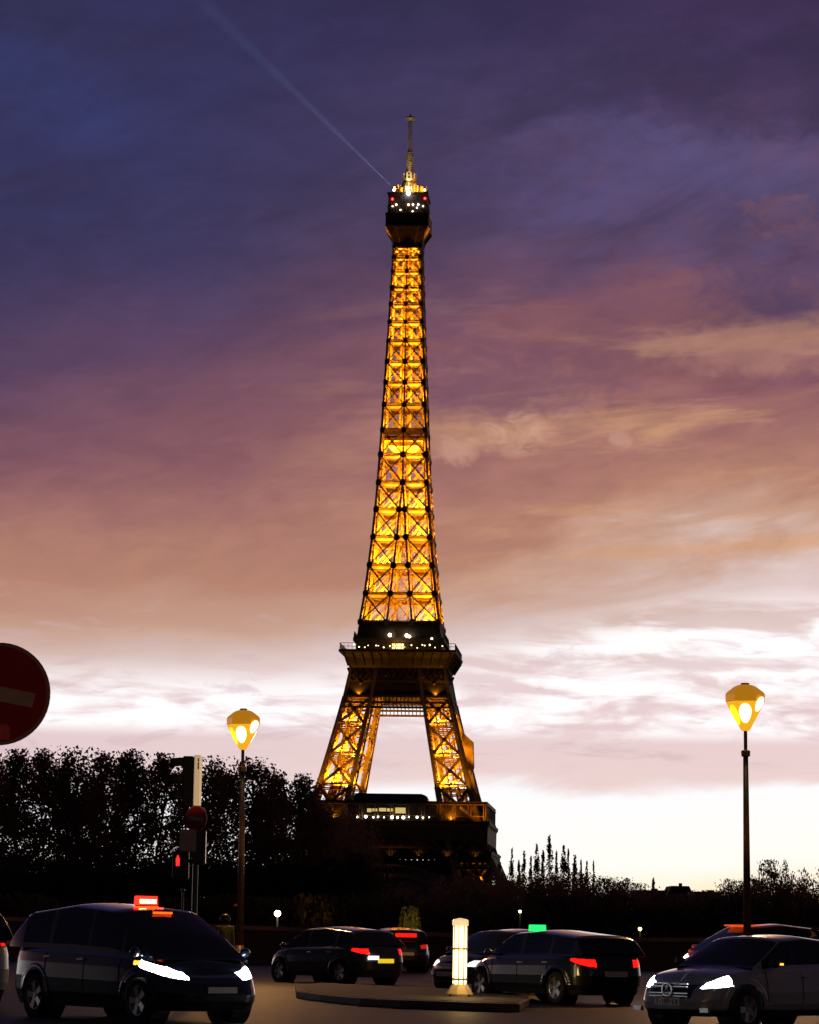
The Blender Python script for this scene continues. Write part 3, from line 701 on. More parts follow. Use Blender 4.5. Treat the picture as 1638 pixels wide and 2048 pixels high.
# ------------------------------------------------------------------ trees
def crown_mesh(name, seed, h, r, z0, clumps, per, size, style, m):
    R = random.Random(seed); b = MB()
    cl = []
    for _ in range(clumps):
        if style == 'column':
            t = R.random() ** 0.8; z = z0 + (h - z0) * t
            prof = r * (0.75 + 0.35 * math.sin(t * 9 + seed)) * min(1.0, 9 * (1 - t) + 0.4) * min(1, 0.6 + 3 * t)
            a = R.uniform(0, 2 * math.pi); q = prof * math.sqrt(R.random())
            cl.append((q * math.cos(a), q * math.sin(a), z, R.uniform(0.45, 1.0)))
        elif style == 'spike':
            t = R.random() ** 0.9; z = z0 + (h - z0) * t
            q = r * 1.7 * (1 - t) ** 0.75 * math.sqrt(R.random()); a = R.uniform(0, 2 * math.pi)
            cl.append((q * math.cos(a), q * math.sin(a), z, R.uniform(0.3, 0.7) * (1.2 - t)))
        else:
            while True:
                x, y, z = R.uniform(-1, 1), R.uniform(-1, 1), R.uniform(-1, 1); d = x * x + y * y + z * z
                if 0.12 < d < 1: break
            k = 1 + 0.22 * math.sin(3 * math.atan2(y, x) + seed) + 0.15 * math.sin(5 * z + seed)
            cl.append((x * r * k, y * r * k, z0 + (h - z0) * (0.5 + 0.5 * z * k), R.uniform(0.55, 1.1) * r * 0.25))
    for (x, y, z, cr_) in cl:
        for _ in range(per):
            g = [max(-1.05, min(1.05, R.gauss(0, 0.55))) for _ in range(3)]
            p = Vector((x + g[0] * cr_, y + g[1] * cr_, z + g[2] * cr_ * (3.2 if style == 'spike' else 1.15)))
            n = Vector((R.uniform(-1, 1), R.uniform(-1, 1), R.uniform(-0.6, 1))); n.normalize()
            t = n.orthogonal().normalized(); t = Quaternion(n, R.uniform(0, 6.28)) @ t; s = n.cross(t)
            L_ = size * R.uniform(0.6, 1.35); w_ = L_ * R.uniform(0.45, 0.8)
            b.add([p - t * L_ / 2, p + s * w_ / 2, p + t * L_ / 2, p - s * w_ / 2], [(0, 1, 2, 3)])
    top = sorted(p[2] for p in b.v)[int(len(b.v) * (.985 if style == 'round' else .9985))]; k = h / top
    b.v = [(p[0], p[1], p[2] * k) for p in b.v]
    b.f = [f for f in b.f if max(b.v[q][2] for q in f) < h * 1.01]; cl = [(c[0], c[1], c[2] * k, c[3]) for c in cl]
    me = bpy.data.meshes.new(name); me.from_pydata(b.v, [], b.f); me.materials.append(m); me.update()
    return me, cl
def trunk_mesh(seed, h, r, rt, cl, nl):
    R = random.Random(seed + 100); b = MB()
    pts = [Vector((R.uniform(-.15, .15) * k * r * .3, R.uniform(-.15, .15) * k * r * .3, h * 0.9 * k / 6)) for k in range(7)]
    for k in range(6): b.tube(pts[k], pts[k + 1], rt * (1 - k / 7.0), rt * (1 - (k + 1) / 7.0), 8, False)
    for c in R.sample(cl, min(nl, len(cl))):
        zt = max(h * 0.18, min(h * 0.85, c[2] - abs(c[0]) - abs(c[1]) * 0.6)); k = min(5, int(zt / (h * 0.9) * 6)); f = zt / (h * 0.9) * 6 - k
        p = pts[k].lerp(pts[k + 1], min(1, max(0, f)))
        mid = p.lerp(Vector(c[:3]), 0.5) + Vector((0, 0, 0.15 * r))
        b.tube(p, mid, rt * 0.32, rt * 0.2, 5, False); b.tube(mid, Vector(c[:3]), rt * 0.2, rt * 0.06, 5, False)
    return b.mesh('trunk', BARK, True)
PROTO = {}
def tree(kind, name, loc, h, r, seed, label, cat, group=None, rz=None, m=None):
    key = (kind, seed)
    if key not in PROTO:
        if kind == 'column': me, cl = crown_mesh('crown', seed, 1.0 * 17, 2.2, 2.0, 128, 72, 0.25, 'column', m or LEAF); tm = trunk_mesh(seed, 17, 2.2, 0.24, cl, 26); H0, R0 = 17, 2.2
        elif kind == 'spike': me, cl = crown_mesh('crown', seed, 16, 0.8, 1.0, 90, 40, 0.22, 'spike', m or LEAF); tm = trunk_mesh(seed, 16, 0.8, 0.14, cl, 14); H0, R0 = 16, 0.8
        elif kind == 'bush': me, cl = crown_mesh('crown', seed, 6, 2.6, 0.2, 80, 70, 0.27, 'round', m or LEAF2); tm = trunk_mesh(seed, 5.5, 2.6, 0.14, cl, 14); H0, R0 = 6, 2.6
        else: me, cl = crown_mesh('crown', seed, 10, 3.6, 2.0, 120, 100, 0.2, 'round', m or LEAF); tm = trunk_mesh(seed, 9, 3.6, 0.25, cl, 24); H0, R0 = 10, 3.6
        PROTO[key] = (me, tm, H0, R0)
    me, tm, H0, R0 = PROTO[key]
    root = empty(name, loc, (seed * 2.4 + loc[0]) if rz is None else rz, label, cat, group)
    for nm, md in (('crown', me), ('trunk', tm)):
        o = bpy.data.objects.new(nm, md); COL.objects.link(o); o.parent = root
        o.scale = (r / R0, r / R0, h / H0)
    return root
def tree_px(kind, name, px, ytop, Y, r, seed, label, cat, group=None, base=None):
    p = at(px, ytop, Y); zb = bank(p.x, Y) if base is None else base
    return tree(kind, name, (p.x, Y, zb), p.z - zb, r, seed, label, cat, group)
G1 = 'tall dark trees on the far bank at left'
rowA = [(-22, 1512, 205, 2.1, 1, 'tall dark tree cut by the left picture edge, under the large round sign'),
        (36, 1500, 200, 2.2, 2, 'tall dark tree with gappy crown just below the large round sign'),
        (92, 1499, 206, 2.1, 3, 'tall narrow dark tree right of the large sign, first with its top clear of it'),
        (152, 1494, 199, 2.3, 4, 'tallest dark tree in the left row, two bumps at its top'),
        (212, 1504, 207, 2.1, 1, 'tall dark tree left of the red roof light, between two higher crowns'),
        (268, 1500, 201, 2.2, 3, 'tall dark tree straight above the red lit roof sign'),
        (326, 1508, 206, 2.1, 2, 'tall dark tree with bright sky gaps, left of the traffic signal'),
        (420, 1512, 206, 2.2, 4, 'tall dark tree between the traffic signal and the left street lamp'),
        (500, 1517, 200, 2.3, 1, 'tall dark tree directly behind the left street lamp pole'),
        (548, 1542, 205, 2.0, 3, 'dark tree right of the left street lamp, lower than its neighbour'),
        (606, 1549, 200, 1.9, 2, 'dark tree with ragged bright gaps left of the tower leg'),
        (650, 1596, 203, 1.8, 4, 'dark rounded tree in front of the left foot of the tower')]
for px, yt, Y, r, s, lb in rowA: tree_px('column', 'tall_tree', px, yt, Y, r, s, lb, 'tree', G1)
G2 = 'second row of tall trees behind the left row'
for k, (px, yt, Y, r, s) in enumerate([(10, 1550, 219, 2.0, 1), (120, 1556, 220, 2.0, 2), (185, 1556, 220, 2.0, 3), (240, 1552, 219, 2.0, 4), (530, 1570, 219, 2.0, 4), (370, 1530, 219, 2.0, 3), (455, 1545, 218, 2.0, 2), (578, 1590, 219, 2.2, 1)]):
    tree_px('column', 'tall_tree', px, yt, Y, r, s, 'dark tree half hidden in the second row behind the tall left trees', 'tree', G2)
G3 = 'dark shrubs along the foot of the tall left trees'
for k in range(15):
    px = -20 + k * 52; R = random.Random(k)
    tree_px('bush', 'shrub', px, 1728 + R.uniform(-26, 22), 186 + R.uniform(-2, 4), 2.4, 11 + k % 3, 'dark leafy shrub at the foot of the tall left trees', 'shrub', G3)
G4 = 'dark trees in front of the foot of the tower'
for k, (px, yt, Y, r) in enumerate([(688, 1618, 230, 2.2), (724, 1640, 240, 2.0), (700, 1660, 210, 2.4), (672, 1640, 225, 2.2), (712, 1690, 235, 2.2), (765, 1762, 255, 2.6), (815, 1778, 260, 3.0), (870, 1776, 255, 3.0), (925, 1752, 262, 2.8), (975, 1760, 255, 3.0), (1010, 1764, 262, 2.4), (750, 1772, 215, 3.0), (690, 1735, 200, 3.0)]):
    tree_px('round', 'round_tree', px, yt, Y, r, 21 + k % 3, 'dark unlit tree in the clump hiding the foot of the tower', 'tree', G4)
G5 = 'thin poplars right of the foot of the tower'
pop = [(1024, 1697, 430, .62), (1038, 1722, 432, .6), (1048, 1702, 428, .7), (1062, 1712, 431, .55), (1074, 1688, 429, .8), (1086, 1702, 432, .7), (1099, 1671, 427, .95), (1113, 1702, 433, .55), (1127, 1690, 429, .9), (1137, 1698, 434, .5), (1150, 1711, 430, .8), (1162, 1720, 432, .5), (1174, 1722, 429, .6), (1187, 1722, 433, .4)]
for k, (px, yt, Y, r) in enumerate(pop):
    tree_px('spike', 'poplar', px, yt, Y, r * 1.25, 31 + k % 4, 'tallest thin poplar spike right of the foot of the tower' if px == 1099 else 'thin spiky poplar against the bright sky right of the tower foot', 'tree', G5)
G6 = 'low dark trees along the right skyline'
for k in range(22):
    px = 1005 + k * 29.5; R = random.Random(k + 50)
    yt = float(np.interp(px, [1000, 1190, 1215, 1260, 1300, 1340, 1390, 1440, 1480, 1560, 1640], [1750, 1752, 1762, 1768, 1783, 1792, 1790, 1776, 1764, 1766, 1762])) + R.uniform(-7, 6)
    tree_px('round', 'round_tree', px, yt, 300 + R.uniform(-15, 15), 3.4, 21 + k % 3, 'low dark rounded tree in the right skyline row', 'tree', G6)
tree_px('round', 'round_tree', 1226, 1756, 330, 0.9, 22, 'small separate tree top poking up left of the skyline dip', 'tree')
tree_px('round', 'round_tree', 1251, 1759, 330, 1.2, 23, 'small round tree on the skyline right of the thin poplars', 'tree')
tree_px('spike', 'poplar', 1307, 1757, 420, .8, 32, 'sparse thin tree alone above the flat roof in the skyline', 'tree')
tree_px('round', 'round_tree', 1548, 1722, 160, 1.75, 24, 'large round tree with bright gaps right of the right street lamp', 'tree')
tree_px('round', 'round_tree', 1600, 1752, 165, 1.2, 21, 'small tree between the large round tree and the right edge', 'tree')
tree_px('round', 'round_tree', 1640, 1738, 160, 1.4, 22, 'round tree cut by the right picture edge', 'tree')
tree_px('round', 'round_tree', 1470, 1764, 240, 1.6, 23, 'low bushy tree just left of the right street lamp pole', 'tree')
G7 = 'dark hedge bushes behind the parapet'
for k in range(26):
    px = -20 + k * 66; R = random.Random(k + 90)
    tree_px('bush', 'hedge_bush', px, 1800 + R.uniform(-16, 12), 150 + R.uniform(-3, 3), 2.2, 11 + k % 3, 'dark hedge bush just behind the stone parapet', 'bush', G7)

# distant buildings on the right skyline
BLD = mat('distant_building_stone', (0.14, 0.12, 0.11), 0.85, 0, 0.2, 0.05)
def building(px0, px1, ytop, Y, label, roof):
    a = at(px0, ytop, Y); b_ = at(px1, ytop, Y); zb = bank(0, Y); w = b_.x - a.x; h = a.z - zb
    root = empty('apartment_building', ((a.x + b_.x) / 2, Y, zb), 0, label, 'building', 'buildings far off on the skyline')
    m = MB(); m.box((0, 0, h / 2), (w, 14, h)); m.build('wall', BLD, root)
    r = MB()
    if roof in ('flat', 'gable2'): r.box((0, 0, h + 0.3), (w + 0.6, 14.6, 0.6)); r.box((w * .2, 0, h + 0.8), (1.4, 2, .5))
    else: r.prism([(-w / 2 - .3, 0), (w / 2 + .3, 0), (w * .3, 3.4), (-w * .3, 3.4)], 14.4, (0, 7.2, h + 0.003), (1, 0, 0), (0, 0, 1), (0, -1, 0))
    ro = r.build('roof', DARKIRON, root)
    if roof == 'gable':
        c = MB(); c.box((w * .1, 0, h + 3.7), (.8, .8, 1.0)); c.build('chimney', BLD, ro)
    if roof != 'gable2' and w < 60:
        for kx in range(5):
            x = -w / 2 + w * (kx + .5) / 5; wi = MB(); wi.box((x, -7.02, h - 2.4), (1.1, 0.1, 1.8)); wi.build('window', GLASS, root)
building(700, 872, 1722, 1480, 'wide dark block of flats seen dimly through the arch at the tower foot', 'gable2')
building(872, 985, 1728, 1460, 'dark block of flats behind the right foot of the tower', 'flat')
building(1268, 1326, 1786, 640, 'flat topped dark block left of the dip in the right skyline', 'flat')
building(1384, 1437, 1789, 640, 'flat topped dark block right of the dip in the right skyline', 'flat')
building(1326, 1384, 1800, 700, 'lower gabled block in the dip of the right skyline', 'gable')
for px, yt, lb in ((1352, 1780, 'small thin pointed spire in the skyline dip, the left one'), (1369, 1788, 'broad low pointed roof turret in the skyline dip, right of the thin spire')):
    p = at(px, yt, 690); zb = bank(0, 690)
    root = empty('spire', (p.x, 690, zb), 0, lb, 'spire'); h = p.z - zb
    w = 0.5 if px == 1352 else 1.0
    b = MB(); b.box((0, 0, (h - 3) / 2), (2 * w, 2 * w, h - 3)); b.build('turret', BLD, root)
    b = MB(); b.lathe([(w * 1.6, h - 3.0), (w * .7, h - 1.6), (0.06, h)], 4, sq=True); b.build('pointed_roof', DARKIRON, root)

# ------------------------------------------------------------------ street lamps with faceted heads
AMB = glow('amber_lower_shell', (1.0, 0.47, 0.02), 0.9, 0.4)
AMB2 = glow('amber_cap_painted_glow', (1.0, 0.40, 0.015), 0.40, 0.4)  # metal cap glows by emission, in place of light from the lenses
LENS = glow('sodium_lens', (1.0, 0.86, 0.50), 14)
LENS2 = glow('sodium_lens_edge', (1.0, 0.42, 0.01), 2.6)
def street_lamp(label):
    root = empty('street_lamp', (0, 0, 0), 0, label, 'street lamp', 'street lamps beside the road')
    H = 7.4
    b = MB(); b.tube((0, 0, 0), (0, 0, 0.9), 0.12, 0.11, 14); b.tube((0, 0, 0.9), (0, 0, H - 1.65), 0.10, 0.062, 14)
    b.build('pole', POLE, root, True)
    b = MB(); b.lathe([(0.07, H - 1.72), (0.11, H - 1.70), (0.115, H - 1.58), (0.07, H - 1.56)], 14); b.build('collar', mat('collar_brass', (0.42, 0.24, 0.06), 0.4, 0.3, 0.2, 5), root)
    b = MB(); b.tube((0, 0, H - 1.56), (0, 0, H - 1.08), 0.045, 0.045, 10); b.build('neck', POLE, root)
    # head: square inverted pyramid with cut corners, low pyramid cap and a round disc on top
    hd = MB()
    def hexa(r, z): return [(r * math.cos(math.pi / 6 + k * math.pi / 3), r * math.sin(math.pi / 6 + k * math.pi / 3), z) for k in range(6)]
    n = 6
    for nm, mm, rings in (('lamp_head', AMB, [hexa(0.10, H - 1.10), hexa(0.13, H - 1.05), hexa(0.445, H - 0.46), hexa(0.475, H - 0.41)]),
                          ('lamp_cap', AMB2, [hexa(0.472, H - 0.408), hexa(0.478, H - 0.22), hexa(0.44, H - 0.17), hexa(0.27, H - 0.04), hexa(0.17, H), hexa(0.01, H + 0.015)])):
        hd = MB(); vs = [p for r in rings for p in r]
        hd.add(vs, [(j * n + k, j * n + (k + 1) % n, (j + 1) * n + (k + 1) % n, (j + 1) * n + k) for j in range(len(rings) - 1) for k in range(n)] + [tuple(range(n - 1, -1, -1)), tuple((len(rings) - 1) * n + k for k in range(n))])
        o = hd.build(nm, mm, root)
        if nm == 'lamp_head': head = o
        else: bv = o.modifiers.new('bevel', 'BEVEL'); bv.width = 0.02; bv.segments = 3
    bv = head.modifiers.new('bevel', 'BEVEL'); bv.width = 0.018; bv.segments = 2
    ring = MB(); ring.lathe([(0.09, H + 0.012), (0.12, H + 0.03), (0.09, H + 0.05), (0.05, H + 0.05)], 16); ring.build('top_disc', POLE, head)
    ap = math.cos(math.pi / 6)
    for k, zc in enumerate((-.69, -.47, -.69, -.47, -.69, -.72)):
        a = k * math.pi / 3
        dz, dr = 0.59, 0.315 * ap
        nrm = Vector((math.cos(a) * dz, math.sin(a) * dz, -dr)).normalized(); tx = Vector((-math.sin(a), math.cos(a), 0)); ty = nrm.cross(tx)
        if ty.z < 0: ty = -ty
        rr = (0.13 + 0.315 * (zc + 1.05) / 0.59) * ap
        hi_ = zc > -.6
        c = Vector((math.cos(a) * rr, math.sin(a) * rr, H + zc))
        for nm, sx, sy, off, mm in (('lens_rim', 0.15, 0.26 if not hi_ else .20, 0.002, LENS2), ('lens', 0.132, 0.235 if not hi_ else .175, 0.010, LENS)):
            if k == 5 and nm == 'lens': continue
            e = MB(); pts = [(sx * math.cos(t) * (1 + 0.22 * math.sin(t)), sy * math.sin(t)) for t in [2 * math.pi * q / 28 for q in range(28)]]
            e.prism(pts, 0.006, c + nrm * off, tx, ty, nrm); e.build(nm, mm, head)
    for k in (0, 1, 2, 3, 4, 5):
        a = k * math.pi / 3
        lamp('bulb', 'SPOT', (0.50 * math.cos(a), 0.50 * math.sin(a), H - 0.78), 640, (1, .48, .14), root, 0.05, (math.cos(a), math.sin(a), -0.9), 120, 0.5)
    return root
sl1 = street_lamp('nearer amber street lamp standing at right, beyond the silver car')
def put_lamp(root, px_top, y_top, px_base, Y, rz):
    t = at(px_top, y_top, Y); bs = at(px_base, 1868, Y)
    s = t.z / 7.44
    root.location = (bs.x, Y, 0); root.scale = (s, s, s)
    root.rotation_mode = 'ZYX'; root.rotation_euler = (0, math.atan2(t.x - bs.x, t.z), rz)
sl2 = copy_tree(sl1); sl2['label'] = 'farther amber street lamp standing at left, in front of the tall trees'
put_lamp(sl1, 1490, 1367, 1495.5, 66, rad(-97)); put_lamp(sl2, 487, 1418, 481, 80, rad(-97))
sl3 = copy_tree(sl1); sl3['label'] = 'added amber street lamp on the near pavement, outside the picture to the right'
sl3.location = (11.0, 3.0, 0); sl3.rotation_euler = (0, 0, 0)  # unseen lamp added to light the large no entry sign
sl4 = copy_tree(sl1); sl4['label'] = 'added street lamp outside the picture to the right, lighting the signal panel'
sl4.location = (9.4, 35, 0); sl4.rotation_euler = (0, 0, 0)
for ch in list(sl4.children):
    if ch.type == 'LIGHT': bpy.data.objects.remove(ch)
tgt = at(393, 1562, 51.9); src = Vector((8.85, 35.4, 6.3))
bl = lamp('bulb', 'SPOT', src - sl4.location, 11000, (1, .72, .42), sl4, 0.05, tgt - src, 3.6, 0.5)  # narrow added spot, lights only the signal's pale panel
bl.location = (src - sl4.location) / sl4.scale.x
for nm, s in (('lamp_sticker', 0),):
    b = MB(); b.ball((0, -0.13, 1.98), 0.055, 8, 6); b.build('service_button', SIGNR, sl2)

# ------------------------------------------------------------------ lit traffic bollard
def bollard():
    p = ground(919, 1993, 0.15)
    root = empty('lit_bollard', p, rad(10), 'glowing warm white bollard standing on the traffic island', 'bollard')
    CAST = mat('bollard_cast_white', (0.62, 0.50, 0.30), 0.5, 0, 0.15, 4)
    LIT = glow('bollard_panel_glow', (1.0, 0.80, 0.40), 3.6)
    H = 1.5
    b = MB(); b.lathe([(0.27, 0.0), (0.275, 0.05), (0.21, 0.16), (0.165, 0.22), (0.15, 0.235)], 8, sq=True)
    base = b.build('base', CAST, root)
    for k in range(4):
        a = k * math.pi / 2 + rad(30)
        n_ = MB(); n_.tube((0.20 * math.cos(a), 0.20 * math.sin(a), 0.0), (0.262 * math.cos(a), 0.262 * math.sin(a), 0.0), 0.055, 0.055, 12); n_.build('drain_notch', BLACKP, base)
    b = MB(); b.lathe([(0.125, 0.23), (0.125, H - 0.12)], 8, sq=True); b.build('light_core', glow('bollard_core_glow', (1.0, 0.60, 0.16), 3.2), root)
    fr = MB()
    for k in range(8):
        a = (k + .5) * math.pi / 4; fr.bar((0.138 * math.cos(a), 0.138 * math.sin(a), 0.23), (0.138 * math.cos(a), 0.138 * math.sin(a), H - 0.12), 0.02, 0.022)
    for z in (0.335, 0.93):
        fr.lathe([(0.130, z - 0.018), (0.141, z - 0.018), (0.141, z + 0.018), (0.130, z + 0.018)], 8, sq=True)
    fr.build('frame', mat('bollard_frame_bronze', (0.25, 0.14, 0.05), 0.5, 0.2, 0.2, 5), root)
    for k in range(8):
        a = k * math.pi / 4
        for z0, z1 in ((0.245, 0.318), (0.352, 0.912), (0.948, H - 0.135)):
            e = MB(); w_ = 0.038; c_ = min(0.02, (z1 - z0) / 3)
            e.prism([(-w_ + c_, 0), (w_ - c_, 0), (w_, c_), (w_, z1 - z0 - c_), (w_ - c_, z1 - z0), (-w_ + c_, z1 - z0), (-w_, z1 - z0 - c_), (-w_, c_)], 0.01,
                    (0.1225 * math.cos(a), 0.1225 * math.sin(a), z0), (-math.sin(a), math.cos(a), 0), (0, 0, 1), (math.cos(a), math.sin(a), 0))
            e.build('light_panel', LIT, root)
    b = MB(); b.lathe([(0.145, H - 0.125), (0.162, H - 0.11), (0.164, H - 0.02), (0.14, H + 0.005), (0.02, H + 0.03)], 8, sq=True)
    b.build('cap', glow('bollard_cap_glow', (1.0, 0.72, 0.36), 0.85, 0.6), root)
    lamp('bollard_bulb', 'POINT', (0, -0.55, 0.75), 26, (1, .62, .22), root, 0.2)
bollard()

# ------------------------------------------------------------------ signs and signals
def disc(r, n=48): return [(r * math.cos(2 * math.pi * q / n), r * math.sin(2 * math.pi * q / n)) for q in range(n)]
def no_entry(root, r, o, tilt, sticker=True):
    ax = Vector((math.cos(tilt), 0, math.sin(tilt))); az_ = Vector((-math.sin(tilt), 0, math.cos(tilt))); an = Vector((0, -1, 0)); o = Vector(o)
    b = MB(); b.prism(disc(r), 0.02, o, ax, az_, an)
    face = b.build('sign_rim', RIMGREY, root)
    b = MB(); b.prism(disc(r * 0.93), 0.004, o + an * 0.0205, ax, az_, an); f2 = b.build('sign_face', SIGNR, root)
    b = MB(); w, h = r * 0.70, r * 0.145
    b.prism([(-w, -h), (w, -h), (w, h), (-w, h)], 0.003, o + an * 0.0255, ax, az_, an); b.build('white_bar', mat('dull_sign_white', (0.34, 0.27, 0.25), 0.5, 0, 0.15, 6.0), f2)  # bar is a darker white than the other sign paint
    if sticker:
        b = MB(); b.prism([(-0.26 * r, -0.90 * r), (0.24 * r, -0.90 * r), (0.25 * r, -0.66 * r), (0.18 * r, -0.60 * r), (0.08 * r, -0.60 * r), (-0.06 * r, -0.66 * r), (-0.26 * r, -0.66 * r)], 0.003, o + an * 0.0255, (1, 0, 0.03), (0, 0, 1), an); b.build('sticker', STICK, f2)
    bk = MB()
    for z in (-0.4, 0.4): bk.bar(o + az_ * r * z - ax * r * .5 + Vector((0, 0.02, 0)), o + az_ * r * z + ax * r * .5 + Vector((0, 0.02, 0)), 0.03)
    bk.build('bracket', GREYM, root)
def big_sign():
    Y = 17.7; c = at(-1.5, 1388, Y); r = 0.325
    root = empty('no_entry_sign', (c.x - 0.075, Y + 0.06, 0), 0, 'large dark red round no entry sign cut by the left edge, bar tilted', 'road sign')
    b = MB(); b.tube((0, 0, 0), (0, 0, c.z + 0.4), 0.03, 0.03, 12); b.build('post', GREYM, root)
    no_entry(root, r, (0.075, -0.06, c.z), rad(-10.5))
big_sign()
def small_sign():
    Y = 51.9; c = at(397, 1638, Y); s = at(385, 1850, Y)
    root = empty('no_entry_sign', (c.x, Y, c.z), rad(-32), 'small red round no entry sign under the traffic signal', 'road sign')
    no_entry(root, 0.245, (0, -0.06, 0), rad(-6), False)
    p = at(376, 1681, Y)
    r2 = empty('plaque_sign', (p.x, Y - 0.05, p.z), rad(-20), 'dull cream square plaque below the small no entry sign', 'sign')
    b = MB(); b.box((0, 0, 0), (0.33, 0.02, 0.40)); b.build('plate', PLAQ, r2); b = MB(); b.box((0, 0.03, 0.1), (0.3, 0.03, 0.04)); b.build('bracket', GREYM, r2)
small_sign()
def signal():
    Y = 52; p = at(388, 1850, Y); top = at(392, 1512, Y)
    root = empty('traffic_signal', (p.x, Y, 0), 0, 'tall traffic signal seen side-on, pale back panel and three hoods', 'traffic signal')
    b = MB(); b.tube((0, 0, 0), (0, 0, top.z - 0.1), 0.055, 0.05, 12); b.tube((0, 0, 0), (0, 0, 0.5), 0.09, 0.08, 12); b.build('post', mat('signal_post_paint', (0.05, 0.045, 0.045), 0.3, 0.2, 0.2, 5), root)
    zt = top.z; hh = 0.93
    dx = top.x - p.x
    b = MB(); b.box((dx - 0.13, -0.02, zt - hh / 2 - 0.01), (0.20, 0.27, hh)); SB = mat('matt_black_housing', (0.004, 0.004, 0.004), 0.95, 0, 0.2, 5.0, 0, 0.05); house = b.build('signal_housing', SB, root)
    bv = house.modifiers.new('bevel', 'BEVEL'); bv.width = 0.03; bv.segments = 3
    b = MB(); b.box((dx + 0.045, -0.05, zt - hh / 2 + 0.005), (0.135, 0.26, hh + 0.005)); pn = b.build('back_panel', mat('signal_panel_cream', (0.90, 0.84, 0.72), 0.45, 0, 0.06, 6.0), root)
    bv = pn.modifiers.new('bevel', 'BEVEL'); bv.width = 0.02; bv.segments = 3
    b = MB(); b.box((dx + 0.062, -0.1825, zt - 0.08), (0.02, 0.004, 0.06)); b.box((dx + 0.062, -0.1825, zt - 0.19), (0.02, 0.004, 0.13)); b.build('panel_slot', BLACKP, pn)
    for q in range(3):
        z = zt - 0.15 - q * 0.31
        v = MB(); n = 14
        vs = []; fs = []
        for e, (x, r) in enumerate(((dx - 0.23, 0.12), (dx - 0.47, 0.125))):
            for k in range(n + 1):
                a = math.pi * (-0.08 + 1.16 * k / n); drop = 0
                vs.append((x, -0.02 + r * math.cos(a), z + r * math.sin(a) - (0.02 if e else 0)))
        for k in range(n): fs.append((k, k + 1, n + 1 + k + 1, n + 1 + k))
        v.add(vs, fs); vi = v.build('visor', SB, root, True); sm = vi.modifiers.new('solid', 'SOLIDIFY'); sm.thickness = 0.012
        l = MB(); l.tube((dx - 0.232, -0.02, z), (dx - 0.245, -0.02, z), 0.1, 0.09, 16); l.build('lens', mat('signal_lens_dark', (0.05, 0.01, 0.01), 0.2, 0, 0.2, 4) if q == 0 else GLASS, root)
    # pedestrian light facing the camera
    q = at(357, 1722, Y); hx, hz = q.x - p.x, q.z
    b = MB(); b.box((hx + 0.05, -0.06, hz - 0.08), (0.30, 0.2, 0.52)); ph = b.build('pedestrian_housing', BLACKP, root)
    bv = ph.modifiers.new('bevel', 'BEVEL'); bv.width = 0.03; bv.segments = 2
    b = MB()
    man = [(-.030, -.095), (-.006, -.095), (0, -.02), (.006, -.095), (.030, -.095), (.034, 0), (.036, .045), (.016, .06), (.02, .085), (0, .105), (-.02, .085), (-.016, .06), (-.036, .045), (-.034, 0)]
    b.prism(man, 0.004, (hx, -0.163, hz), (1, 0, 0), (0, 0, 1), (0, -1, 0)); b.build('red_man', glow('red_man_glow', (1.0, 0.02, 0.015), 2.2), ph)
    b = MB(); b.bar((hx + 0.1, -0.02, hz), (0, 0, hz), 0.05); b.build('bracket', BLACKP, root)
    c = at(399, 1695, Y); b = MB(); b.box((c.x - p.x, 0, c.z), (0.24, 0.22, 0.62)); cb = b.build('control_box', mat('control_box_grey', (0.03, 0.03, 0.04), 0.4, 0, 0.2, 3), root)
    bv = cb.modifiers.new('bevel', 'BEVEL'); bv.width = 0.02; bv.segments = 2
    # slim steel guard post beside it
    t = at(366, 1776, 54)
    r3 = empty('slim_post', (t.x, 54, 0), 0, 'slim grey post with pale tip, left of the traffic signal post', 'post')
    b = MB(); b.tube((0, 0, 0), (0, 0, t.z - .06), 0.022, 0.022, 10); b.build('shaft', mat('post_dark_paint', (0.08, 0.08, 0.085), 0.4, 0.3, 0.2, 4), r3)
    b = MB(); b.ball((0, 0, t.z - 0.04), 0.045, 10, 7); b.build('tip', GREYM, r3, True)
signal()

# park lamps and small lights behind the parapet
def park_lamp(px, py, Y, r, col, e, label, en):
    p = at(px, py, Y); zb = bank(p.x, Y)
    root = empty('park_lamp', (p.x, Y, zb), 0, label, 'lamp', 'small lamps behind the parapet')
    b = MB(); b.tube((0, 0, 0), (0, 0, p.z - zb - r), 0.07, 0.05, 10); b.tube((0, 0, 0), (0, 0, 0.6), 0.12, 0.1, 10); b.build('post', BLACKP, root)
    b = MB(); b.ball((0, 0, p.z - zb), r, 14, 9); b.build('globe', glow('globe_%d' % px, col, e), root, True)
    b = MB(); b.lathe([(r * .5, p.z - zb + r * .86), (r * .7, p.z - zb + r * .95), (r * .1, p.z - zb + r * 1.35)], 10); b.build('finial', BLACKP, root)
    if en: lamp('globe_bulb', 'POINT', (0, -r - 0.35, p.z - zb), en, col, root, r)
park_lamp(555, 1827, 128, 0.145, (1.0, 0.82, 0.50), 12, 'bright white globe lamp right of the left street lamp', 60)
park_lamp(1040, 1823, 140, 0.07, (1.0, 0.75, 0.4), 8, 'tiny warm lamp above the green roof light', 10)
park_lamp(1280, 1858, 130, 0.085, (1.0, 0.66, 0.2), 6, 'small amber lamp above the roof of the dark estate car', 10)
YEL = mat('lit_shrub_leaves', (0.16, 0.16, 0.03), 0.7, 0, 0.4, 1.0)
tree_px('bush', 'garden_bush', 822, 1812, 132, 0.42, 12, 'yellow lit garden bush left of the glowing bollard', 'bush', None, base=-0.9).children[0].data
lamp('bush_floodlight', 'SPOT', (at(826, 1868, 131).x, 129.6, 0.8), 420, (1, .78, .12), None, 0.15, (-0.1, 1, 0.35), 60, 0.7)
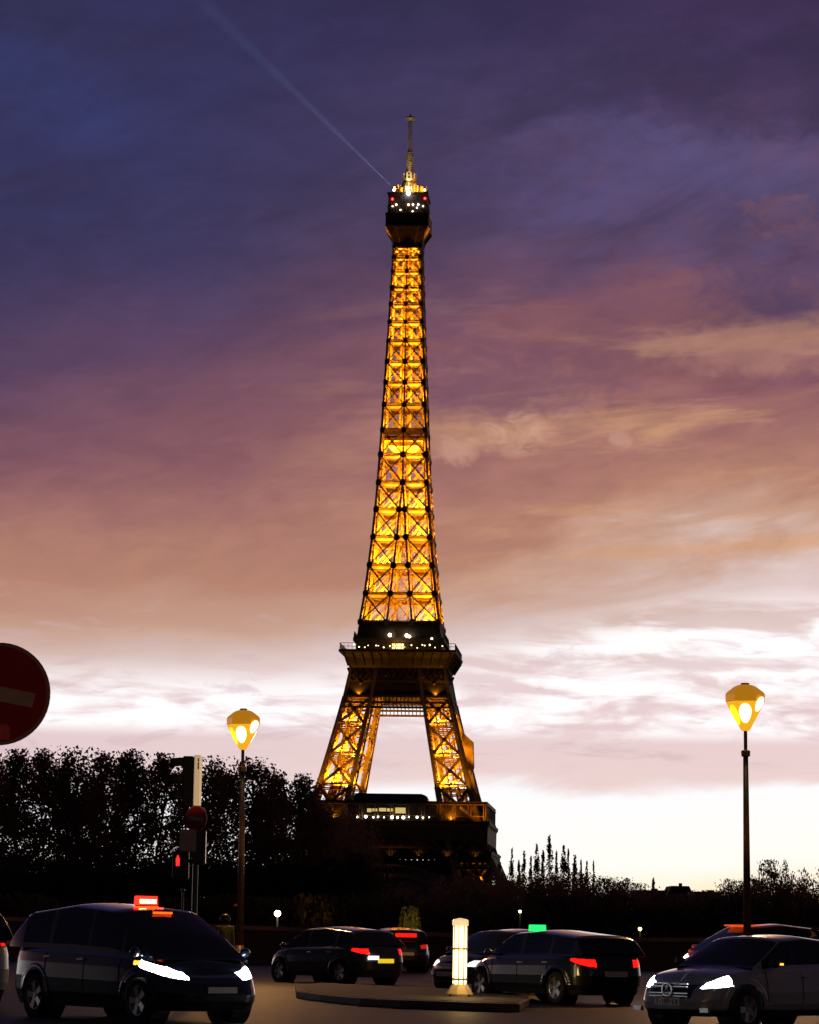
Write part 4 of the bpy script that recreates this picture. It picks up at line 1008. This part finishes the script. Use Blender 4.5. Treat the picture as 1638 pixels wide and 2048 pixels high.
lamp('bush_floodlight', 'SPOT', (at(628, 1850, 143).x, 144.3, 1.2), 110, (1, .45, .1), None, 0.15, (0.0, 1, 0.5), 50, 0.8)

# ------------------------------------------------------------------ cars
def smooth_interp(x, pts):
    xs = [p[0] for p in pts]; ys = [p[1] for p in pts]
    return float(np.interp(x, xs, ys))
def sm3(x, pts, d=0.09):
    return sum(smooth_interp(x + o * d, pts) for o in (-1, -.5, 0, .5, 1)) / 5
def split_build(verts, faces, cls, mats, root, prefix_parent=None):
    by = {}
    for f, c in zip(faces, cls):
        if c is None: continue
        by.setdefault(c, []).append(f)
    out = {}
    for c, fl in by.items():
        used = sorted({i for f in fl for i in f}); mp = {i: k for k, i in enumerate(used)}
        b = MB(); b.add([verts[i] for i in used], [tuple(mp[i] for i in f) for f in fl])
        nm = c.split('|')[0]
        out[c] = b.build(nm, mats[nm], root, True)
    return out
WHEELS = {}
def wheel(root, x, y, r, side):
    key = (round(r, 3),)
    if key not in WHEELS:
        t = MB(); rt = Matrix.Rotation(math.pi / 2, 3, 'X')
        t.lathe([(r * .66, -.10), (r * .9, -.105), (r * .985, -.085), (r, -.05), (r, .05), (r * .985, .085), (r * .9, .105), (r * .66, .10)], 32, (0, 0, 0), rt, None, False)
        q = MB(); q.lathe([(r * .67, .06), (r * .655, .095), (r * .60, .085), (r * .57, .02), (r * .2, .0), (0.01, 0.0)], 32, (0, 0, 0), rt, None, False)
        for k in range(5):
            for s in (-.13, .13):
                a = k * 2 * math.pi / 5
                p0 = Vector((math.cos(a + s * 2.2) * r * .14, -.07, math.sin(a + s * 2.2) * r * .14)); p1 = Vector((math.cos(a + s) * r * .62, -.082, math.sin(a + s) * r * .62))
                q.bar(p0, p1, 0.045, 0.03, (0, 1, 0))
        q.tube((0, -0.05, 0), (0, -0.095, 0), r * .17, r * .13, 14)
        WHEELS[key] = (t.mesh('tyre', TYRE, True), q.mesh('rim', RIM, False))
    tm, rm = WHEELS[key]
    w = bpy.data.objects.new('wheel', None); COL.objects.link(w); w.parent = root; w.location = (x, y, r); w.rotation_euler = (0, 0.4 * x, 0 if side < 0 else math.pi)
    w.empty_display_size = 0.1
    for nm, md in (('tyre', tm), ('rim', rm)):
        o = bpy.data.objects.new(nm, md); COL.objects.link(o); o.parent = w
def car(label, cat, S, loc, rz, paint, head=None, tail=None, plate_f=SIGNW, plate_r=SIGNW, group='vehicles on the road'):
    L, Wd, H = S['L'], S['W'], S['H']; hl, hw = L / 2, Wd / 2; r = S.get('r', .32)
    root = empty(S.get('name', 'car'), loc, rz, label, cat, group)
    # plan ring
    nf, nr = S.get('nf', 3.6), S.get('nr', 5.0)
    dense = []
    for k in range(1600):
        t = 2 * math.pi * k / 1600; c, s = math.cos(t), math.sin(t); n = nf if c > 0 else nr
        dense.append((hl * math.copysign(abs(c) ** (2 / n), c), hw * math.copysign(abs(s) ** (2 / n), s)))
    acc = [0]
    for k in range(1600): acc.append(acc[-1] + math.dist(dense[k], dense[(k + 1) % 1600]))
    Mn = S.get('mn', 460); ring = []
    xs_ = [p[0] for p in dense] + [dense[0][0]]; ys_ = [p[1] for p in dense] + [dense[0][1]]
    for k in range(Mn):
        d = acc[-1] * k / Mn; ring.append((float(np.interp(d, acc, xs_)), float(np.interp(d, acc, ys_))))
    zs = lambda x: sm3(x, S['shoulder'])
    zb = 0.20; K = S.get('k', 38)
    fr = S.get('front_recess', [(0, .16), (.22, .02), (.45, 0), (.7, .05), (.88, .14), (1, .30)])
    rr_ = S.get('rear_recess', [(0, .14), (.25, .02), (.5, 0), (.8, .04), (1, .12)])
    wt = [(0, .93), (.25, .995), (.5, 1.0), (.75, .985), (.92, .955), (1, .90)]
    V = []; Fc = []; cls = []
    wx = S['wheels']; ra = r + .055
    for k in range(K + 1):
        t = k / K
        for (x, y) in ring:
            rc = smooth_interp(t, fr) if x > 0 else -smooth_interp(t, rr_)
            X = x - rc * min(1, abs(x) / hl) ** 5; Y = y * smooth_interp(t, wt)
            Z = zb + (zs(x) - zb) * t
            if abs(y) > hw * .55:
                for cx in wx:
                    d = math.hypot(X - cx, Z - r)
                    if ra - .045 < d < ra + .045:
                        X, Z = cx + (X - cx) * ra / d, r + (Z - r) * ra / d
                    if d < ra + .09 and d >= ra - .045: Y = math.copysign(abs(Y) + 0.012, Y)
            V.append((X, Y, Z))
    def classify(c):
        X, Y, Z = c; sd = 'l' if Y > 0 else 'r'
        if abs(Y) > hw * .55:
            for cx in wx:
                if math.hypot(X - cx, Z - r) < ra - .004: return None
        if head and S['head'](hl - X, abs(Y) / hw, Z): return 'headlight|' + sd
        if S.get('amber') and S['amber'](hl - X, abs(Y) / hw, Z): return 'indicator|' + sd
        if tail and S['tail'](X + hl, abs(Y) / hw, Z): return 'taillight|' + sd
        if S.get('grille') and X > hl - .5 and S['grille'](hl - X, abs(Y) / hw, Z): return 'grille'
        if Z < 0.30: return 'sill_trim'
        return 'body'
    for k in range(K):
        for i in range(Mn):
            f = (k * Mn + i, k * Mn + (i + 1) % Mn, (k + 1) * Mn + (i + 1) % Mn, (k + 1) * Mn + i)
            c = [sum(V[q][a] for q in f) / 4 for a in range(3)]
            Fc.append(f); cls.append(classify(c))
    # top skin (bonnet, boot, belt)
    base = K * Mn; prev = base
    for s in (.12, .3, .55, .8, .97):
        st = len(V)
        for i in range(Mn):
            X, Y, Z = V[base + i]
            e = 1 - (1 - s) ** 2
            V.append((X - math.copysign(.10 * e, X) * min(1, abs(X) / hl) ** 8, Y * (1 - s), Z + S.get('crown', .06) * e))
        for i in range(Mn):
            Fc.append((prev + i, prev + (i + 1) % Mn, st + (i + 1) % Mn, st + i)); cls.append('body')
        prev = st
    # cabin
    cab = S['cabin']; xA, xB, xC, xD = cab['x']; zroof = H; wb = hw * cab.get('wb', .90); wr = hw * cab.get('wr', .70)
    prof = cab['roof']; NS = 66; rows = 7; top = 7
    sts = []
    for q in range(NS + 1):
        x = xD + (xA - xD) * q / NS
        z = sm3(x, prof, .07); z0 = zs(x) - 0.015
        z = max(z, z0 + .005)
        e = 1 - 0.05 * max(0, (x - xB) / (xA - xB) if x > xB else (xC - x) / max(.05, xC - xD)) ** 2
        row = []
        yw = lambda zz: (wb - (wb - wr) * max(0, (zz - z0) / (zroof - z0)) ** 1.15) * e
        ze = z - .05 * min(1, (z - z0) / .4)
        for j in range(rows + 1):
            zz = z0 + (ze - z0) * j / rows
            row.append((yw(zz), zz))
        ye = row[-1][0]
        for j in range(1, top + 1):
            a = j / top
            row.append((ye * math.cos(a * math.pi / 2) ** .8 if a < 1 else 0.0, ze + (z - ze) * math.sin(a * math.pi / 2) + .025 * a * min(1, (z - z0) / .5)))
        st = len(V); sts.append((st, x, z - z0))
        for yy, zz in row: V.append((x, yy, zz))
        for yy, zz in row: V.append((x, -yy, zz))
    nrow = rows + top + 1
    pil = cab['pillars']
    for q in range(NS):
        (s0, x0, h0), (s1, x1, h1) = sts[q], sts[q + 1]; xm = (x0 + x1) / 2; hm = (h0 + h1) / 2
        for sd, o in (('l', 0), ('r', nrow)):
            for j in range(nrow - 1):
                f = (s0 + o + j, s1 + o + j, s1 + o + j + 1, s0 + o + j + 1)
                if j < rows:
                    k = 'body'
                    if 1 <= j < rows - 0 and hm > .14:
                        seg = [i for i, (a, b) in enumerate(pil) if a < xm < b]
                        if seg: k = 'side_window|%d%s' % (seg[0], sd)
                        elif pil[0][0] < xm < pil[-1][1]: k = 'window_pillar'
                else:
                    k = 'body'
                    if j > rows and xm > xB + .04 and hm > .03: k = 'windshield'
                    if j > rows and xm < xC - .04 and hm > .05 and xC - xD > .12: k = 'rear_window'
                Fc.append(f); cls.append(k)
    mats = {'body': paint, 'window_pillar': BLACKP, 'headlight': head or GLASS, 'taillight': tail or TAILDIM, 'grille': BLACKP, 'sill_trim': BLACKP, 'windshield': GLASS, 'rear_window': GLASS, 'side_window': GLASS, 'indicator': AMBER}
    parts = split_build(V, Fc, cls, mats, root)
    body = parts['body']
    ub = MB(); ub.box((0, 0, 0.30), (L * .90, Wd * .60, 0.16)); ub.build('underbody', BLACKP, root)
    for cx in wx:
        for s in (-1, 1):
            al = MB(); al.lathe([(ra + .01, hw * .60), (ra + .01, hw * .93)], 28, (cx, 0, r), Matrix.Rotation(math.pi / 2 * -s, 3, 'X'), None, False)
            al.build('wheel_arch', BLACKP, root)
    for cx in wx:
        for s in (-1, 1): wheel(root, cx, s * (hw - .125), r, s)
    # mirrors, handles, door seams
    for s in (-1, 1):
        m = MB(); xm = xA - .32 if 'mx' not in S else S['mx']; zm = zs(xm) + .06
        m.ball((xm, s * (hw * .93 + .11), zm + .03), 0.085, 12, 8, .85); m.bar((xm, s * hw * .84, zm - .02), (xm, s * (hw * .93 + .06), zm), .06, .04)
        mi = m.build('mirror', S.get('mirror', paint), root, True)
        for xh in S['handles']:
            h = MB(); h.bar((xh - .09, s * (hw * .985), zs(xh) - .13), (xh + .09, s * (hw * .985), zs(xh) - .125), .035, .03); h.build('door_handle', CHROME, root)
    for xh in S['seams']:
        for s in (-1, 1):
            sm_ = MB(); pts = []
            for t in (.12, .3, .5, .75, .93):
                Z = zb + (zs(xh) - zb) * t; pts.append(Vector((xh, s * (hw * smooth_interp(t, wt) * (1 - .5 * max(0, abs(xh) / hl - .8)) + .002), Z)))
            for p, q in zip(pts[:-1], pts[1:]): sm_.bar(p, q, .012, .008)
            sm_.build('door_seam', BLACKP, root)
    # plates and trim
    for fx, m, key in ((1, plate_f, 'pf'), (-1, plate_r, 'pr')):
        zc = S.get(key, .52); t = (zc - zb) / (zs(fx * hl) - zb)
        rc = smooth_interp(t, fr if fx > 0 else rr_)
        x = fx * (hl - rc + .012)
        p = MB(); p.box((x, 0, zc), (.02, .52, .11)); pl = p.build('number_plate', m, root)
        if key == 'pf' and S.get('plate_text'):
            plate_text(pl, x + .0115, zc, S['plate_text'])
    return root
GLY = {'C': [(0, 0, 1, 0), (0, 0, 0, 2), (0, 2, 1, 2)], 'E': [(0, 0, 0, 2), (0, 0, 1, 0), (0, 1, .8, 1), (0, 2, 1, 2)], 'X': [(0, 0, 1, 2), (0, 2, 1, 0)], 'T': [(0, 2, 1, 2), (.5, 0, .5, 2)],
       '1': [(.5, 0, .5, 2)], '8': [(0, 0, 1, 0), (1, 0, 1, 2), (1, 2, 0, 2), (0, 2, 0, 0), (0, 1, 1, 1)], '9': [(0, 0, 1, 0), (1, 0, 1, 2), (1, 2, 0, 2), (0, 2, 0, 1), (0, 1, 1, 1)], '-': [(.2, 1, .8, 1)],
       'A': [(0, 0, .5, 2), (.5, 2, 1, 0), (.25, .8, .75, .8)], 'I': [(.5, 0, .5, 2)]}
def strokes(text, o, ax, ay, an, h, wd):
    b = MB(); cw = h * .5; adv = h * .78; x0 = -adv * len(text) / 2
    for k, ch in enumerate(text):
        for (a, b1, c, d) in GLY.get(ch, []):
            p = o + ax * (x0 + k * adv + a * cw) + ay * ((b1 / 2 - .5) * h); q = o + ax * (x0 + k * adv + c * cw) + ay * ((d / 2 - .5) * h)
            if (q - p).length > 0: b.bar(p, q, wd, .003, an)
    return b
def plate_text(pl, x, z, text):
    strokes(text, Vector((x, 0, z)), Vector((0, 1, 0)), Vector((0, 0, 1)), Vector((1, 0, 0)), .07, .013).build('plate_characters', BLACKP, pl)
def car_pos(px, py, lx, ly, rz):
    g = ground(px, py); c, s = math.cos(rz), math.sin(rz)
    return (g.x - (lx * c - ly * s), g.y - (lx * s + ly * c), 0)

P_BLK = mat('black_car_paint', (0.012, 0.013, 0.018), 0.22, 0.1, 0.15, 2, 0, .5, 1.0)
P_NAVY = mat('dark_navy_car_paint', (0.014, 0.018, 0.032), 0.25, 0.1, 0.15, 2, 0, .5, 1.0)
P_SIL = mat('silver_grey_car_paint', (0.40, 0.42, 0.47), 0.28, 0.35, 0.08, 2, 0, .5, 1.0)
P_WHT = mat('white_car_paint', (0.72, 0.72, 0.74), 0.3, 0, 0.05, 2, 0, .5, 1.0)
P_RED = mat('red_car_paint', (0.75, 0.09, 0.02), 0.3, 0, 0.1, 2, 0, .5, 1.0)
YPL = glow('glowing_yellow_plate', (1.0, 0.70, 0.02), 0.75, 0.8)  # plate's lit look is emission in its own material, no lamp
sedan = dict(mn=760, k=84, L=4.62, W=1.80, H=1.43, r=.32, wheels=(1.40, -1.36), shoulder=[(-2.31, .93), (-1.7, .98), (-.5, .95), (.7, .93), (1.15, .90), (1.9, .80), (2.31, .66)],
             cabin=dict(x=(1.15, .35, -1.05, -1.75), roof=[(-1.75, .99), (-1.05, 1.37), (-.3, 1.43), (.35, 1.395), (1.15, .93)], pillars=[(-1.35, -.92), (-.80, .08), (.14, .95)], wb=.89, wr=.68),
             head=lambda d, y, z: d < .62 and y > .56 and .60 + .10 * d < z < .735 + .12 * d + (.03 if y > .7 else 0), tail=lambda d, y, z: d < .30 and y > .55 and .72 < z < .90,
             grille=lambda d, y, z: y < .46 and .47 < z < .70, handles=(.0, -1.0), seams=(.95, .05, -.95), pf=.42, pr=.55)
hatch = dict(L=4.25, W=1.78, H=1.47, r=.31, wheels=(1.30, -1.28), shoulder=[(-2.12, .98), (-.5, .95), (.7, .92), (1.2, .88), (1.8, .78), (2.12, .66)],
             cabin=dict(x=(1.35, .45, -1.55, -2.02), roof=[(-2.02, 1.0), (-1.9, 1.12), (-1.55, 1.39), (-.4, 1.47), (.45, 1.42), (1.35, .90)], pillars=[(-1.62, -1.05), (-.94, .10), (.16, 1.05)], wb=.90, wr=.70),
             head=lambda d, y, z: d < .55 and y > .55 and .60 < z < .74, tail=lambda d, y, z: d < .46 and y > .56 and .77 + .22 * d < z < .92 + .05 * d,
             grille=lambda d, y, z: y < .45 and .40 < z < .60, handles=(.0, -.85), seams=(1.0, .05, -.95), pf=.42, pr=.62)
estate = dict(hatch, L=4.66, wheels=(1.48, -1.40), shoulder=[(-2.33, .98), (-.5, .95), (.8, .93), (1.3, .89), (1.95, .79), (2.33, .66)],
              cabin=dict(x=(1.35, .50, -1.95, -2.25), roof=[(-2.25, 1.0), (-2.12, 1.15), (-1.95, 1.36), (-.4, 1.46), (.50, 1.41), (1.35, .93)], pillars=[(-1.95, -1.15), (-1.05, -.05), (.03, 1.0)], wb=.90, wr=.70),
              tail=lambda d, y, z: d < .48 and y > .50 and .74 + .28 * d < z < .90 + .06 * d, handles=(-.1, -1.05), seams=(1.0, 0, -1.1), r=.33)
mpv = dict(mn=760, k=84, L=4.98, W=1.90, H=1.76, r=.34, wheels=(1.56, -1.42), name='people_carrier', shoulder=[(-2.49, 1.10), (-.5, 1.06), (.9, 1.02), (1.45, .98), (2.1, .88), (2.49, .74)],
           cabin=dict(x=(1.9, .6, -1.9, -2.40), roof=[(-2.40, 1.12), (-2.28, 1.30), (-1.9, 1.64), (-.6, 1.76), (.6, 1.68), (1.25, 1.34), (1.9, .93)], pillars=[(-1.95, -1.15), (-1.05, .0), (.08, .98), (1.05, 1.5)], wb=.91, wr=.74),
           head=lambda d, y, z: d < .95 and y > .50 and .62 + .24 * max(0, d - .05) < z < .74 + .20 * d, amber=lambda d, y, z: .95 <= d < 1.10 and y > .5 and .86 < z < .92, tail=lambda d, y, z: d < .3 and y > .6 and .85 < z < 1.2,
           grille=lambda d, y, z: y < .42 and .36 < z < .60, handles=(-.05, -1.05), seams=(1.05, .05, -1.1), pf=.50, pr=.7, front_recess=[(0, .14), (.22, .02), (.42, 0), (.7, .10), (.88, .22), (1, .40)], nf=4.2)
def dirz(c, s): return math.atan2(s, c)
# black people carrier with the lit roof sign
a = rad(52); rz = dirz(math.cos(a), -math.sin(a))
van = car('black people carrier with red lit roof sign and white headlights, passing at left', 'people carrier', mpv, car_pos(284, 2047, 1.56, -.82, rz), rz, P_NAVY, HEAD, None)
van['label'] = 'black people carrier carrying the red lit roof sign, white headlights on, passing at left'
def roof_sign(parent_car, x, z, glowm, capm, label, text=None):
    mw = parent_car.matrix_basis.copy() if False else Matrix.Translation(parent_car.location) @ parent_car.rotation_euler.to_matrix().to_4x4()
    p = mw @ Vector((x, 0, z))
    b = MB(); b.box((0, 0, .02), (.16, .30, .04)); bb = b.build('sign_base', BLACKP, parent_car); bb.location = (x, 0, z)
    b = MB(); b.prism([(-.06, 0), (.06, 0), (.05, .12), (.035, .135), (-.035, .135), (-.05, .12)], .36, (0, .18, .04), (1, 0, 0), (0, 0, 1), (0, -1, 0)); s = b.build('roof_sign', glowm, parent_car); s.location = (x, 0, z)
    return s
zr = 1.70
rs = roof_sign(van, .30, 1.715, glow('sign_shell_red', (1.0, 0.012, 0.006), 5), None, '')
for sg in (-1, 1):
    b = MB(); b.box((sg * .062, 0, .095), (.014, .29, .062)); hw_ = b.build('sign_window', glow('sign_window_hot', (1.0, 0.42, 0.10), 14), rs)
b = MB(); b.box((0, 0, .005), (.20, .34, .012)); o = b.build('sign_reflection_bar', glow('sign_reflection_orange', (1.0, 0.06, 0.006), 4), van); o.location = (.30, 0, 1.722)  # sign's reflections on roof and windscreen, added as glowing bars
b = MB(); b.box((0, 0, 0), (.02, .30, .03)); o = b.build('sign_reflection_bar', glow('sign_reflection_orange', (1.0, 0.06, 0.006), 4), van); o.location = (.56, 0, 1.70)
b = MB(); b.box((0, 0, 0), (.02, .34, .03)); o = b.build('sign_reflection_bar', glow('sign_reflection_orange', (1.0, 0.06, 0.006), 4), van); o.location = (.78, 0, 1.635)
for s_ in (-1, 1):
    lamp('headlight_bulb', 'SPOT', (2.52, s_ * .66, .74), 50, (.85, .93, 1), van, .03, (1, s_ * .1, -.14), 110, .8)
# silver saloon at right
a = rad(45); rz = dirz(-math.cos(a), -math.sin(a))
sedan['plate_text'] = 'CT-189-EX'
merc = car('silver grey saloon with blazing headlights and ringed star on its grille, at right edge', 'car', dict(sedan, name='saloon_car', mirror=BLACKP), car_pos(1488, 2060, 1.40, .78, rz), rz, P_SIL, HEAD, None)
def star(parent, x, z, r):
    b = MB(); n = 28
    for k in range(n):
        a0, a1 = 2 * math.pi * k / n, 2 * math.pi * (k + 1) / n
        b.bar((x, r * math.cos(a0), z + r * math.sin(a0)), (x, r * math.cos(a1), z + r * math.sin(a1)), .018, .018, (1, 0, 0))
    for k in range(3):
        a0 = math.pi / 2 + k * 2 * math.pi / 3
        tip = (x, r * math.cos(a0), z + r * math.sin(a0))
        pts = [tip, (x, .024 * math.cos(a0 + 1.05), z + .024 * math.sin(a0 + 1.05)), (x + .014, 0, z), (x, .024 * math.cos(a0 - 1.05), z + .024 * math.sin(a0 - 1.05))]
        b.add(pts, [(0, 1, 2), (0, 2, 3)])
    b.build('grille_emblem', CHROME, parent)
star(merc, 2.31, .595, .095)
b = MB()
for z in (.50, .545, .645, .69): b.bar((2.292 - abs(z - .6) * .25, -.38, z), (2.292 - abs(z - .6) * .25, .38, z), .012, .016)
b.build('grille_bar', CHROME, merc)
for s in (-1, 1):
    lamp('headlight_bulb', 'SPOT', (2.36, s * .62, .66), 80, (.85, .93, 1), merc, .03, (1, s * .15, -.12), 110, .8)
b = MB()
for s in (-1, 1): b.box((2.20, s * .66, .30), (.06, .16, .07))
b.build('fog_lamp', CHROME, merc)
b = MB(); b.box((0, 0, 0), (.02, .10, .03)); ind = b.build('side_indicator', AMBER, merc); ind.location = (.80, 1.02, 1.0); ind.rotation_euler = (0, 0, .4)
# dark estate taxi, seen from behind
a = rad(60); rz = dirz(-math.cos(a), math.sin(a))
est = car('dark estate car with green lit roof light, driving away between bollard and silver car', 'car', dict(estate, mn=620, k=64, name='estate_car'), car_pos(1146, 2011, -2.1, .88, rz), rz, P_BLK, None, TAIL)
roof_sign(est, .60, 1.405, glow('roof_sign_green', (0.02, 1.0, 0.18), 1.3), None, '')
# hatchback with the yellow plate
a = rad(50); rz = dirz(-math.cos(a), math.sin(a))
hb = car('dark hatchback with red tail lamps and yellow rear plate, driving away in the centre', 'car', dict(hatch, mn=620, k=64, name='hatchback_car'), car_pos(682, 1969, -1.28, .80, rz), rz, P_NAVY, None, TAIL, SIGNW, YPL)
b = MB(); b.box((-2.13, .42, .70), (.02, .34, .09)); b.build('reversing_lamp', glow('reversing_white', (.9, .95, 1), 4), hb)
# oncoming car behind the bollard
a = rad(44); rz = dirz(-math.cos(a), -math.sin(a))
on = car('dark car with pale headlights coming out from behind the glowing bollard', 'car', dict(hatch, name='hatchback_car'), car_pos(890, 1984, 2.1, 0, rz), rz, P_BLK, glow('headlamp_dim', (.92, .95, 1.0), 1.6), None)
# white van at the left edge
a = rad(58); rz = dirz(-math.cos(a), math.sin(a))
P_ = ground(27, 2012)
wv = car('white van at the left edge with a big red tail lamp, mostly outside the frame', 'van', dict(mpv, name='white_van', H=1.95, tail=lambda d, y, z: d < .35 and y > .62 and 1.05 < z < 1.35), car_pos(24, 2014, -2.30, -.85, rz), rz, P_WHT, None, TAIL)
# red car far right, and a dark car behind the hatchback
a = rad(25); rz = dirz(-math.cos(a), -math.sin(a))
rc = car('orange red car half hidden behind the roof of the silver saloon', 'car', dict(mpv, name='red_car', H=1.68), car_pos(1410, 1964, 2.1, .5, rz), rz, P_RED, HEADW, None)
b = MB(); b.box((0, 0, 0), (1.5, .9, .05)); o = b.build('roof_painted_glow', glow('orange_red_roof_glow', (1.0, .10, .012), .8), rc); o.location = (0.1, 0, 1.715)  # made-up glowing slab, stands in for lamplight on the car roof
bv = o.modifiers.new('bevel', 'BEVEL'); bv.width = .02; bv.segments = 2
a = rad(82); rz = dirz(-math.cos(a), math.sin(a))
dc = car('dark car with a wide red light bar on its back, left of the bollard', 'car', dict(hatch, name='hatchback_car', H=1.62), car_pos(812, 1945, -2.1, 0, rz), rz, P_BLK, None, TAILDIM)
b = MB(); b.box((-1.98, 0, 1.24), (.05, .72, .13)); b.build('brake_light', glow('brake_red', (1.0, .006, .005), 1.2), dc)
# ------------------------------------------------------------------ people
SKIN = mat('skin', (0.45, 0.27, 0.19), 0.5, 0, 0.1, 8)
def skin_obj(name, verts, edges, radii, m, parent, lev=1):
    me = bpy.data.meshes.new(name); me.from_pydata(verts, edges, []); me.materials.append(m)
    o = bpy.data.objects.new(name, me); COL.objects.link(o)
    sk = o.modifiers.new('skin', 'SKIN'); sk.use_smooth_shade = True
    for k, v_ in enumerate(me.skin_vertices[0].data):
        rr = radii[k]; v_.radius = rr if isinstance(rr, tuple) else (rr, rr)
    me.skin_vertices[0].data[0].use_root = True
    sb = o.modifiers.new('sub', 'SUBSURF'); sb.levels = lev; sb.render_levels = lev
    dg = bpy.context.evaluated_depsgraph_get(); dg.update()
    m2 = bpy.data.meshes.new_from_object(o.evaluated_get(dg))
    o.modifiers.clear(); o.data = m2; bpy.data.meshes.remove(me)
    m2.name = name
    if parent is not None: o.parent = parent
    return o
def person(loc, rz, label, jacket, trousers, hat, h=1.72, stride=0.15, group=None):
    k = h / 1.72
    root = empty('person', loc, rz, label, 'person', group)
    V = [(0, 0, .95), (0, 0, 1.12), (0, 0, 1.30), (0, 0, 1.44), (0, 0, 1.50), (0, -.01, 1.58), (0, -.01, 1.68)]
    E = [(0, 1), (1, 2), (2, 3), (3, 4), (4, 5), (5, 6)]
    Rr = [(.15, .11), (.14, .10), (.17, .11), (.12, .09), .055, (.075, .09), (.07, .085)]
    for s in (-1, 1):
        b = len(V); V += [(s * .10, 0, .88), (s * .11, -s * stride * .5, .50), (s * .11, -s * stride + .02, .10), (s * .12, -s * stride - .12, .05)]
        E += [(0, b), (b, b + 1), (b + 1, b + 2), (b + 2, b + 3)]; Rr += [.095, .06, .042, .04]
        b = len(V); V += [(s * .19, 0, 1.42), (s * .24, s * .04, 1.14), (s * .25, -.08 + s * .06, .90), (s * .25, -.10 + s * .06, .83)]
        E += [(3, b), (b, b + 1), (b + 1, b + 2), (b + 2, b + 3)]; Rr += [.06, .045, .032, .034]
        hb_ = b + 3
        for q, (dx, ln) in enumerate(((-.03, .075), (-.01, .085), (.01, .08), (.03, .065))):
            c = len(V); V += [(s * .25 + dx * .5, -.11 + s * .06 + dx * .6, .79), (s * .25 + dx * .5, -.115 + s * .06 + dx * .7, .79 - ln)]
            E += [(hb_, c), (c, c + 1)]; Rr += [.010, .008]
        c = len(V); V += [(s * .23, -.15 + s * .06, .82), (s * .225, -.165 + s * .06, .77)]; E += [(hb_, c), (c, c + 1)]; Rr += [.011, .009]
    V = [tuple(a * k for a in p) for p in V]
    body = skin_obj('body', V, E, Rr, SKIN, root, 1)
    jv = [(0, 0, .92), (0, 0, 1.12), (0, 0, 1.30), (0, 0, 1.45)]; je = [(0, 1), (1, 2), (2, 3)]; jr = [(.175, .135), (.165, .125), (.195, .135), (.13, .10)]
    for s in (-1, 1):
        b = len(jv); jv += [(s * .19, 0, 1.42), (s * .24, s * .04, 1.14), (s * .25, -.07 + s * .06, .93)]; je += [(3, b), (b, b + 1), (b + 1, b + 2)]; jr += [.078, .06, .048]
    skin_obj('jacket', [tuple(a * k for a in p) for p in jv], je, jr, jacket, root, 1)
    tv = [(0, 0, .94)]; te = []; tr = [(.165, .125)]
    for s in (-1, 1):
        b = len(tv); tv += [(s * .10, 0, .86), (s * .11, -s * stride * .5, .50), (s * .11, -s * stride + .02, .12)]; te += [(0, b), (b, b + 1), (b + 1, b + 2)]; tr += [.108, .078, .062]
    skin_obj('trousers', [tuple(a * k for a in p) for p in tv], te, tr, trousers, root, 1)
    hm = MB()
    if hat == 'helmet': hm.ball((0, 0, 1.64 * k), .15 * k, 16, 10, 1.0)
    else: hm.ball((0, .015, 1.66 * k), .112 * k, 14, 9, 1.05)
    hm.build('helmet' if hat == 'helmet' else 'hair', BLACKP if hat == 'helmet' else mat('dark_hair', (.02, .014, .01), .6, 0, .2, 9), root, True)
    fc = MB(); fc.ball((0, -.115 * k, 1.615 * k), .018, 6, 5); fc.build('nose', SKIN, root, True)
    return root
HIV = mat('hi_vis_yellow', (0.12, 0.13, 0.03), 0.6, 0, 0.1, 8)
DKC = mat('dark_cloth', (0.02, 0.02, 0.025), 0.8, 0, 0.2, 8)
BRC = mat('brown_cloth', (0.16, 0.09, 0.05), 0.8, 0, 0.2, 8)
g = at(450, 1860, 74)
person((g.x, 74, 0), rad(20), 'person in a dull yellow safety vest and dark helmet beside the left lamp pole', HIV, DKC, 'helmet', 1.70)
g = at(1586, 1868, 88); person((g.x, 88, 0), rad(-70), 'person in a brown coat walking behind the silver saloon roof, left of two', BRC, DKC, 'hair', 1.70, .22)
g = at(1628, 1868, 86); person((g.x, 86, 0), rad(-80), 'person in dark clothes behind the silver saloon, close to the right edge', DKC, DKC, 'hair', 1.68, .2)
